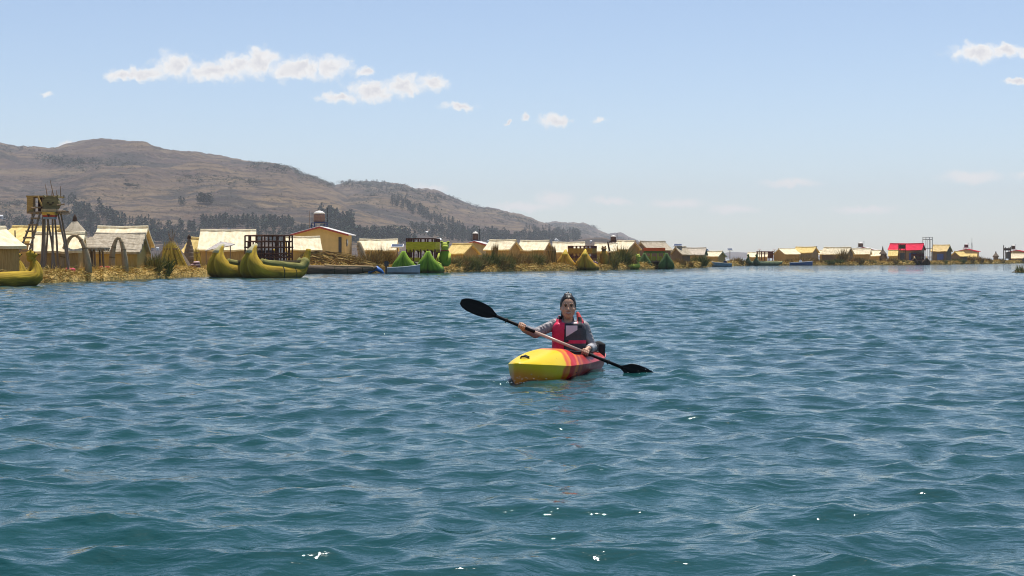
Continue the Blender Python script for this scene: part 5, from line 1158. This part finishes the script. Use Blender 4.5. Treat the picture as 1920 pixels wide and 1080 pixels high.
def make_hull():
    ip = lambda s, xs, ys: float(np.interp(s, xs, ys)); S = list(np.linspace(0, .5, 16)) + list(np.linspace(.55, 1.10, 12)) + [1.125, 1.15] + list(np.linspace(1.2, 2.1, 14)) + [2.13, 2.155] + list(np.linspace(2.2, KL, 14)); rows = []; NB, ND = 7, 11
    for s in S:
        b = ip(s, [0, .03, .09, .25, .5, .9, 1.3, 1.8, 2.2, 2.45, 2.6, KL], [.012, .05, .095, .185, .255, .318, .335, .325, .275, .205, .125, .03])
        zs = ip(s, [0, .3, .8, 1.4, 2.0, KL], [.192, .165, .125, .115, .125, .165]); zc = ip(s, [0, .12, .35, .7, 1.1, 1.3, 2.0, 2.2, 2.5, KL], [.197, .215, .245, .275, .285, .26, .235, .215, .205, .175])
        zk = ip(s, [0, .06, .3, 1.3, 2.3, KL], [-.05, -.085, -.10, -.10, -.09, .05]); row = []
        for k in range(NB):           # half section, keel to sheer
            t = k / NB; y = b * (math.sin(t * math.pi / 2) ** .55) * (.86 + .14 * t); z = zk + (zs - zk) * (1 - math.cos(t * math.pi / 2)) ** .9; row.append((y, z))
        inside = 1.14 < s < 2.14
        for k in range(ND + 1):       # sheer to crown
            t = k / ND; y = b * (1 - t); z = zs + (zc - zs) * (1 - (1 - min(1, t * 1.35)) ** 2.3)
            if inside and y < b * .66: z = .015 + .10 * max(0, (y / (b * .66)) ** 3)
            row.append((y, z))
        x = KL / 2 - s; full = [(x, y, z) for y, z in row] + [(x, -y, z) for y, z in reversed(row[1:-1])]; rows.append(full)
    pm = plastic(); n = len(rows[0]); half = NB + ND + 1
    for nm, ids in (('hull', list(range(half + ND - 1 - 0, n)) + list(range(0, NB + 1))), ('deck', list(range(NB, half + ND)))):
        rr_ = [[r_[j] for j in ids] for r_ in rows]; k = len(ids); vs = [p for r_ in rr_ for p in r_]
        fs = [(i * k + j, (i + 1) * k + j, (i + 1) * k + j + 1, i * k + j + 1) for i in range(len(rr_) - 1) for j in range(k - 1)] + [tuple(range(k)), tuple((len(rr_) - 1) * k + j for j in range(k - 1, -1, -1))]
        mb = MB(); mb.add(vs, fs); mb.build(nm, pm, kay, smooth=True)
    rim = MB(); P = []
    for k in range(41):
        a = 2 * math.pi * k / 40; s = 1.64 + .52 * math.cos(a); b = ip(s, [.9, 1.3, 1.8, 2.2], [.318, .335, .325, .275]) * .68; y = b * math.copysign(abs(math.sin(a)) ** .5, math.sin(a)); zz = ip(s, [1.1, 1.3, 2.0, 2.2], [.292, .268, .245, .225]) ; P.append((KL / 2 - s, y, zz - .02 * abs(math.sin(a))))
    P = [(x, y, z - .012) for x, y, z in P]; rim.sweep(P, [.009] * 41, 8, cap=False); rim.build('cockpit_rim', BLK, kay, smooth=True)
    zh = .238; h = MB(); h.sweep([(KL / 2 - .24, -.05, zh - .01), (KL / 2 - .225, -.03, zh + .010), (KL / 2 - .22, 0, zh + .014), (KL / 2 - .225, .03, zh + .008), (KL / 2 - .24, .055, zh - .016)], [.006, .010, .011, .010, .006], 8); h.build('carry_handle', BLK, kay, smooth=True)
    h = MB(); h.sweep([(KL / 2 - .27, -.035, zh + .008), (KL / 2 - .26, .0, zh + .022), (KL / 2 - .27, .04, zh + .004)], [.007, .009, .007], 8); h.build('deck_cord', BLK, kay, smooth=True)
    hb = MB(); hb.lathe([(.10, 0), (.105, .012), (.09, .022), (.02, .026)], 22, (KL / 2 - 2.37, .02, .205)); hb.build('stern_hatch', mat('orange_hatch', (.80, .22, .02), .5, .4, var=.3, scale=12), kay, smooth=True)
    for (x, y, a) in ((KL / 2 - 2.10, .13, -.45), (KL / 2 - 2.17, .19, -.30)):
        f = Field((-.05, -.17, -.15), (.05, .17, .22), .008); f.box((0, 0, .0), (.016, .085, .10), .016, .02); f.ell((0, 0, .07), (.022, .07, .06), .02)
        o = f.build('seat_back', SEATB, kay); o.location = (x, y, .19); o.rotation_euler = (0, a, .15)
    for (s, y) in ((.62, .20), (1.9, .27), (1.9, -.27)): q = MB(); q.lathe([(.014, 0), (.014, .012), (.004, .016)], 8, (KL / 2 - s, y, ip(s, [.5, 2], [.20, .20]))); q.build('deck_fitting', BLK, kay)
    q = MB(); q.box((KL / 2 - .95, .323, .045), (.014, .006, .014)); q.build('drain_plug', BLK, kay)
make_hull()

# ------------------------------------------------------------------ the paddler
PS = 1.70; PX, PY = NOSE[0] - fwd[0] * PS, NOSE[1] - fwd[1] * PS
SKIN = mat('skin', (.55, .31, .20), .5, .4, var=.07, scale=14); HAIR = mat('black_hair', (.008, .0065, .006), .42, .3, var=.5, scale=40, stretch=(1, 1, .15), bump=.2, bscale=50)
JACK = mat('grey_rain_jacket', (.26, .24, .245), .55, .4, var=.12, scale=7, bump=.9, bscale=11); VRED = mat('crimson_vest_fabric', (.74, .018, .08), .5, .4, var=.12, scale=10, bump=.4, bscale=16); VGRY = mat('charcoal_vest_fabric', (.075, .07, .078), .7, .3, var=.15, scale=14, bump=.3, bscale=20)
VPNK = mat('pale_pink_patch', (.80, .58, .62), .5, .4, var=.1, scale=8); STRAP = mat('black_webbing', (.02, .022, .03), .7, .3); TROU = mat('dark_trousers', (.03, .03, .04), .8)
RH, LH = Vector((-.525, -.31, .508)), Vector((.165, -.31, .226)); SD = (LH - RH).normalized(); SU = Vector((-SD.z, 0, SD.x)); CB = Vector((0, -1, 0))
REl, RW, LEl, LW = (-.375, -.06, .425), (-.512, -.262, .488), (.255, .01, .262), (.205, -.235, .262)
def hand(f, c, side):
    """four unequal fingers closed over the shaft and the thumb coming round from the palm's edge"""
    lens = (.92, 1.05, 1.0, .82)
    w = Vector(RW if side < 0 else LW); palm = c - CB * .030 + SU * .012
    f.cap(w, palm, .026, .031, .018); f.cap(palm - SD * .022, palm + SD * .022, .021, .021, .014)
    for i in range(4):
        o = c + SD * (i - 1.5) * .0205 * side * -1; g = lens[i]
        p = [o + SU * .024 - CB * .016, o + SU * .029 + CB * .012 * g, o + SU * .004 + CB * .031 * g, o - SU * .022 * g + CB * .018]
        for a, b, r1, r2 in ((p[0], p[1], .0105, .0098), (p[1], p[2], .0098, .0092), (p[2], p[3], .0092, .0078)): f.cap(a, b, r1, r2, .0035)
    tb = c + SD * .040 * -side
    f.cap(palm + SD * .020 * -side, tb - CB * .018 - SU * .010, .015, .0115, .008); f.cap(tb - CB * .018 - SU * .010, tb * 1.0 + CB * .008 - SU * .024 - SD * .012 * -side, .0112, .009, .004)
per = Field((-.68, -1.0, -.02), (.42, .28, .92), .0058)
def legs(f, g):
    for k in (-1, 1):
        hp, kn, ft = (k * .085, .0, .12), (-.15 + k * .10, -.40, .155), (-.27 + k * .07, -.78, .055); f.cap(hp, kn, .075 + g, .055 + g, .03); f.cap(kn, ft, .052 + g, .036 + g, .02)
        f.cap(ft, (ft[0] - .02, ft[1] - .08, ft[2] + .08), .03 + g, .022 + g, .015)
def trunk(f, g):
    f.ell((0, .03, .14), (.165 + g, .115 + g, .12 + g), .04); f.ell((0, .03, .28), (.14 + g, .095 + g, .16 + g), .05); f.ell((0, .025, .42), (.155 + g, .10 + g, .13 + g), .05); f.cap((-.155, .03, .515), (.155, .03, .492), .05 + g, .05 + g, .04)
def arms(f, g, cut=1.0):
    for S, E, W in (((-.165, .03, .51), REl, RW), ((.165, .03, .487), LEl, LW)):
        E, W = Vector(E), Vector(W); W = E + (W - E) * cut; f.cap(S, E, .048 + g, .039 + g, .03); f.cap(E, W, .039 + g, (.026 if cut == 1 else .030) + g, .018)
def make_person():
    f = per; legs(f, 0); trunk(f, -.008); arms(f, 0)
    f.cap((-.005, .03, .50), (-.01, .015, .63), .052, .047, .03)
    hx = -.01
    f.ell((hx, .008, .735), (.083, .097, .104), .02); f.ell((hx, -.033, .658), (.071, .062, .066), .035); f.ell((hx, -.05, .612), (.030, .030, .026), .025)   # skull, jaw, chin
    f.cap((hx, -.083, .725), (hx, -.105, .682), .009, .0135, .012); f.cap((hx - .013, -.092, .678), (hx + .013, -.092, .678), .009, .009, .008)              # nose
    for k in (-1, 1):
        f.ell((hx + k * .031, -.103, .722), (.019, .017, .011), .012, True); f.cap((hx + k * .018, -.087, .738), (hx + k * .046, -.078, .738), .008, .007, .010)  # sockets, brow ridge
        f.ell((hx + k * .046, -.062, .684), (.024, .024, .020), .016); f.ell((hx + k * .079, .015, .70), (.011, .022, .032), .008)                                  # cheeks, ears
    f.cap((hx - .022, -.085, .645), (hx + .022, -.085, .645), .009, .009, .008)
    hand(f, RH, -1); hand(f, LH, 1)
    o = f.build('person', SKIN, label='woman in red and grey life vest paddling the yellow kayak towards us', cat='person'); o.location = (PX, PY, 0)
    # face details
    EW = mat('eye_white', (.30, .26, .23), .3, .5, var=.05); IR = mat('dark_iris', (.02, .012, .01), .2, .5); LIP = mat('lips', (.36, .10, .09), .45, .4, var=.08); TTH = mat('teeth', (.72, .68, .60), .35, .5, var=.05); BROW = mat('brow_hair', (.02, .014, .012), .8)
    def blob(name, c, r, m, par): mb = MB(); mb.lathe([(max(.0003, r[0] * math.sin(math.pi * k / 6)), -r[2] * math.cos(math.pi * k / 6)) for k in range(7)], 10); mb.v = [(x + c[0], y * r[1] / r[0] + c[1], z + c[2]) for x, y, z in mb.v]; return mb.build(name, m, par, smooth=True)
    for k in (-1, 1):
        ey = blob('eye', (hx + k * .031, -.0845, .721), (.0135, .0125, .0062), EW, o); blob('iris', (hx + k * .031, -.0955, .721), (.0062, .004, .0068), IR, ey)
        mb = MB(); mb.sweep([(hx + k * .016, -.0945, .741), (hx + k * .032, -.092, .747), (hx + k * .050, -.079, .741)], [.0035, .0048, .0028], 6); mb.build('eyebrow', BROW, o, smooth=True)
        mb = MB(); mb.sweep([(hx + k * .017, -.0935, .727), (hx + k * .031, -.0975, .731), (hx + k * .046, -.088, .726)], [.0022, .0034, .0024], 6); mb.build('eyelid', BROW, o, smooth=True)
    blob('teeth', (hx, -.0925, .6475), (.026, .007, .0055), TTH, o)
    for z, r_, dz in ((.6575, .004, -.006), (.636, .005, .010)):
        mb = MB(); mb.sweep([(hx - .038, -.076, .661), (hx - .019, -.093, z + .003), (hx, -.099, z), (hx + .019, -.093, z + .003), (hx + .038, -.076, .661)], [.002, r_, r_ * 1.1, r_, .002], 8); mb.build('lip', LIP, o, smooth=True)
    # hair
    h = Field((-.16, -.14, .48), (.14, .19, .95), .0048)
    h.ell((hx, .018, .744), (.089, .105, .109), .02); h.ell((hx, -.105, .708), (.088, .094, .110), .012, True); h.box((hx, -.04, .585), (.2, .062, .075), .02, .01, True)
    for k in (-1, 1): h.cap((hx + k * .080, -.006, .75), (hx + k * .079, .012, .68), .008, .005, .010)
    h.ell((hx - .01, .06, .842), (.032, .034, .026), .02); h.cap((hx - .015, .06, .855), (hx + .012, .06, .878), .010, .004, .010)
    h.cap((hx - .045, .06, .68), (hx - .072, .045, .55), .026, .014, .02)
    for i in range(11): a = -.07 + .014 * i; h.cap((hx + a, -.062 + abs(a) * .55, .812 - abs(a) * .5), (hx + a * .5, .03, .858), .0065, .005, .006)
    h.build('hair', HAIR, o)
    # clothes
    c = Field((-.58, -.36, .04), (.36, .22, .66), .0058); trunk(c, .010); arms(c, .014, .80)
    for i in range(5):     # cloth folds across the near sleeve and the far one
        t = .18 + .16 * i + random.uniform(-.04, .04); p = Vector((.165, .03, .487)).lerp(Vector(LEl), t); c.cap(p + Vector((-.03, -.05, .018)), p + Vector((.05, -.035, -.012)), .008, .005, .016)
        p = Vector((-.165, .03, .51)).lerp(Vector(REl), t); c.cap(p + Vector((-.01, -.05, .035)), p + Vector((.03, -.046, -.04)), .006, .004, .016)
    c.cap((-.005, .03, .50), (-.008, .02, .585), .068, .062, .02); c.cap((-.008, .0, .58), (-.01, .0, .70), .058, .058, .01, True)
    V, F_ = c.mesh(); ctr = V[F_].mean(1); lc = Vector(LEl).lerp(Vector(LW), .50); cuff = (np.abs(ctr - np.array(lc)).max(1) < .075) & (ctr[:, 1] < -.075)
    subset('jacket', V, F_, ~cuff, JACK, o); subset('cuff', V, F_, cuff, mat('pale_grey_cuff', (.42, .42, .44), .6, .3, var=.2, scale=9), o)
    wt_ = Vector(LEl).lerp(Vector(LW), .90); mb = MB(); d = (Vector(LW) - Vector(LEl)).normalized() * .012; mb.sweep([wt_ - d, wt_ + d], [.034, .034], 14); mb.build('watch', BLK, o)
    wt_ = Vector(REl).lerp(Vector(RW), .86); d = (Vector(RW) - Vector(REl)).normalized() * .010; mb = MB(); mb.sweep([wt_ - d, wt_ + d], [.035, .035], 14); mb.build('wristband', BLK, o)
    tr = Field((-.42, -.95, -.02), (.26, .22, .30), .009); legs(tr, .012); tr.ell((0, .03, .13), (.178, .126, .11), .04); tr.build('trousers', TROU, o)
    v = Field((-.30, -.22, .03), (.32, .24, .75), .0052)
    v.box((0, .02, .30), (.188, .140, .225), .07, .02); v.box((-.005, .0, .46), (.165, .125, .085), .05, .03)
    v.cap((-.006, -.03, .475), (-.01, -.02, .75), .062, .085, .02, True); v.cap((-.13, -.19, .60), (.11, -.19, .66), .07, .07, .02, True)
    for k in (-1, 1): v.cap((k * .185, .03, .47), (k * .34, .0, .40), .075, .085, .015, True); v.cap((k * .112, -.085, .46), (k * .118, .05, .555), .038, .034, .02)
    v.cap((.125, -.02, .545), (.098, .01, .640), .040, .018, .02); v.cap((-.115, .0, .55), (-.105, .03, .60), .034, .016, .02)
    v.cap((-.052, -.165, .08), (-.052, -.150, .50), .008, .008, .010, True)
    V, F_ = v.mesh(); ce = V[F_].mean(1); x, y, z = ce.T; front = y < .02
    strap = front & (((z > .512) & (z < .532) & (x > -.05) & (x < .095)) | ((x > .098) & (x < .138) & (z > .485) & (z < .60)) | ((x < -.085) & (z > .575)))
    patch = front & ~strap & (x > -.040) & (x < .090) & (((z < .510) & (z > .385 + (x + .04) * .62)) | ((z > .535) & (z < .60) & (x > -.02)))
    collar = ~strap & ~patch & (x > .075) & (z > .545)
    red = ~strap & ~patch & ~collar & ((x < -.052) | (front & (z > .315) & (z < .352)) | (z > .535))
    gry = ~(strap | patch | collar | red)
    for nm, sel, m_, lb in (('vest_panel', red, VRED, 'crimson vest panel'), ('vest_panel', gry, VGRY, 'charcoal vest panel'), ('vest_patch', patch, VPNK, None), ('vest_strap', strap, STRAP, None), ('vest_collar', collar, mat('coral_collar', (.72, .10, .09), .5, .4, var=.1), None)):
        q = subset(nm, V, F_, sel, m_, o)
        if q and lb: q['label'] = lb
    mb = MB(); mb.sweep([(-.052, -.122, .09), (-.052, -.124, .30), (-.050, -.128, .47)], [.007] * 3, 6); mb.build('zip', STRAP, o)
    for z_ in (.20, .34): mb = MB(); mb.box((-.035, -.126, z_), (.05, .016, .022)); mb.build('buckle', BLK, o)
    return o
woman = make_person()

# ------------------------------------------------------------------ paddle
pad = empty('paddle', (PX + (RH.x + LH.x) / 2, PY + RH.y, (RH.z + LH.z) / 2), 0, 'double bladed paddle with black blades and pale shaft held by the woman', 'paddle')
PO = Vector(((RH.x + LH.x) / 2, RH.y, (RH.z + LH.z) / 2)); PALE = mat('pale_anodised_shaft', (.66, .46, .36), .35, .5, var=.05); CARB = mat('black_blade_plastic', (.006, .0065, .008), .55, .2, var=.2, scale=8)
A = RH - SD * .30 - PO; B = LH + SD * .43 - PO; g1 = RH + SD * .155 - PO; g2 = LH - SD * .03 - PO
mb = MB(); mb.sweep([g1, g2], [.0165, .0165], 14); mb.build('shaft', PALE, pad, smooth=True)
for p, q in ((A, g1), (g2, B)): mb = MB(); mb.sweep([p, q], [.0172, .0178], 14); mb.build('grip', CARB, pad, smooth=True)
for p in (A + SD * .12, B - SD * .16): mb = MB(); mb.sweep([p - SD * .006, p + SD * .006], [.030, .030], 14); mb.build('drip_ring', BLK, pad, smooth=True)
def blade(base, dr, up, wf_=1.0):
    prof = [(-.02, .016, .016), (.02, .035, .030), (.07, .075, .062), (.14, .094, .082), (.24, .098, .088), (.33, .085, .080), (.39, .060, .058), (.415, .030, .028)]; vs = []; K = 8; pl_ = np.array(prof); q_ = np.linspace(-.02, .415, 22); pr_ = np.stack([q_] + [np.interp(q_, pl_[:, 0], pl_[:, k]) for k in (1, 2)], -1); pr_[:, 1:] *= wf_; pr_[1:-1, 1:] = (pr_[:-2, 1:] + 2 * pr_[1:-1, 1:] + pr_[2:, 1:]) / 4; prof = pr_.tolist()
    for sgn in (1, -1):
        for (l, wu, wl) in prof:
            for k in range(K + 1):
                t = -1 + 2 * k / K; w = wu if t > 0 else wl; dome = .022 * (1 - t * t) * (1 - abs(l - .2) * 1.6); th = .006 * (1 - t * t * .7) + (.010 * max(0, 1 - abs(t) * 3) * (1 - l / .42))
                vs.append(base + dr * l + up * (t * w) + CB * (dome * -.6 + sgn * th))
    n = len(prof); fs = []; o = n * (K + 1)
    for i in range(n - 1):
        for k in range(K):
            a = i * (K + 1) + k; fs.append((a, a + 1, a + K + 2, a + K + 1)); fs.append((o + a, o + a + K + 1, o + a + K + 2, o + a + 1))
        for k in (0, K): a = i * (K + 1) + k; fs.append((a, a + K + 1, o + a + K + 1, o + a) if k == 0 else (a, o + a, o + a + K + 1, a + K + 1))
    for i in (0, n - 1):
        for k in range(K): a = i * (K + 1) + k; fs.append((a, o + a, o + a + 1, a + 1))
    mb = MB(); mb.add(vs, fs); mb.build('blade', CARB, pad, smooth=True)
blade(A, -SD, SU, .84); blade(B, SD, SU)

# ------------------------------------------------------------------ spray where bow and blade meet the water
sp = MB()
for cx, cy, n, sx in ((NOSE[0] - .04, NOSE[1] - .02, 26, .10), (NOSE[0] + .30, NOSE[1] + .12, 12, .2), (PX + LH.x + .66, PY - .36, 12, .12)):
    for _ in range(n):
        r_ = random.uniform(.002, .0055); p = (cx + random.gauss(0, sx), cy - abs(random.gauss(0, .06)), max(.005, random.gauss(.03, .03))); b = len(sp.v)
        sp.v += [(p[0] + a * r_ * 1.6, p[1] + b_ * r_, p[2] + c_ * r_ * .8) for a, b_, c_ in ((1, 0, 0), (-1, 0, 0), (0, 1, 0), (0, -1, 0), (0, 0, 1), (0, 0, -1))]
        sp.f += [(b + i, b + j, b + k) for i, j, k in ((0, 2, 4), (2, 1, 4), (1, 3, 4), (3, 0, 4), (2, 0, 5), (1, 2, 5), (3, 1, 5), (0, 3, 5))]
sp.build('water_spray', mat('white_water', (.80, .85, .86), .25, .5, var=.03), smooth=True, kind='stuff')

# ------------------------------------------------------------------ the two people aboard the small motorboats
def small_person(label, px, D, cloth, lean=0.0):
    f = Field((-.35, -.35, -.1), (.35, .45, 1.0), .02); f.ell((0, 0, .12), (.18, .15, .14), .05); f.ell((0, -.02, .40), (.17, .12, .24), .06); f.cap((-.15, 0, .54), (.15, 0, .54), .06, .06, .05); f.cap((0, 0, .58), (0, -.01, .70), .05, .05, .03); f.ell((0, -.01, .78), (.078, .095, .115), .02)
    for k in (-1, 1): f.cap((k * .18, 0, .53), (k * .25, -.08, .32), .05, .042, .03); f.cap((k * .25, -.08, .32), (k * .10, -.26, .26), .04, .03, .02); f.cap((k * .09, 0, .10), (k * .12, -.30, .14), .07, .055, .03)
    V, F_ = f.mesh(); z = V[F_].mean(1)[:, 2]; o = np_mesh('person', V, F_, SKIN); tag(o, label, 'person'); o.location = (Xat(px, D), D, .22); o.rotation_euler = (0, 0, lean)
    c = Field((-.38, -.38, -.12), (.38, .45, .72), .02); c.ell((0, 0, .12), (.20, .17, .15), .05); c.ell((0, -.02, .40), (.19, .14, .25), .06); c.cap((-.15, 0, .54), (.15, 0, .54), .078, .078, .05)
    for k in (-1, 1): c.cap((k * .18, 0, .53), (k * .25, -.08, .32), .065, .058, .03); c.cap((k * .09, 0, .10), (k * .12, -.30, .14), .085, .07, .03)
    c.build('coat', cloth, o); h = Field((-.14, -.16, .62), (.14, .16, .98), .016); h.ell((0, .015, .80), (.092, .105, .115), .02); h.ell((0, -.11, .76), (.075, .06, .08), .02, True); h.build('hair', HAIR, o)
    return o
small_person('person in dark clothes sitting in the blue motorboat', 1359.5, Dwater(500), mat('navy_cloth', (.02, .025, .05), .8), .3); small_person('person in white top sitting in the dark blue motorboat', 1501, Dwater(497.6), WHITE, -.2)
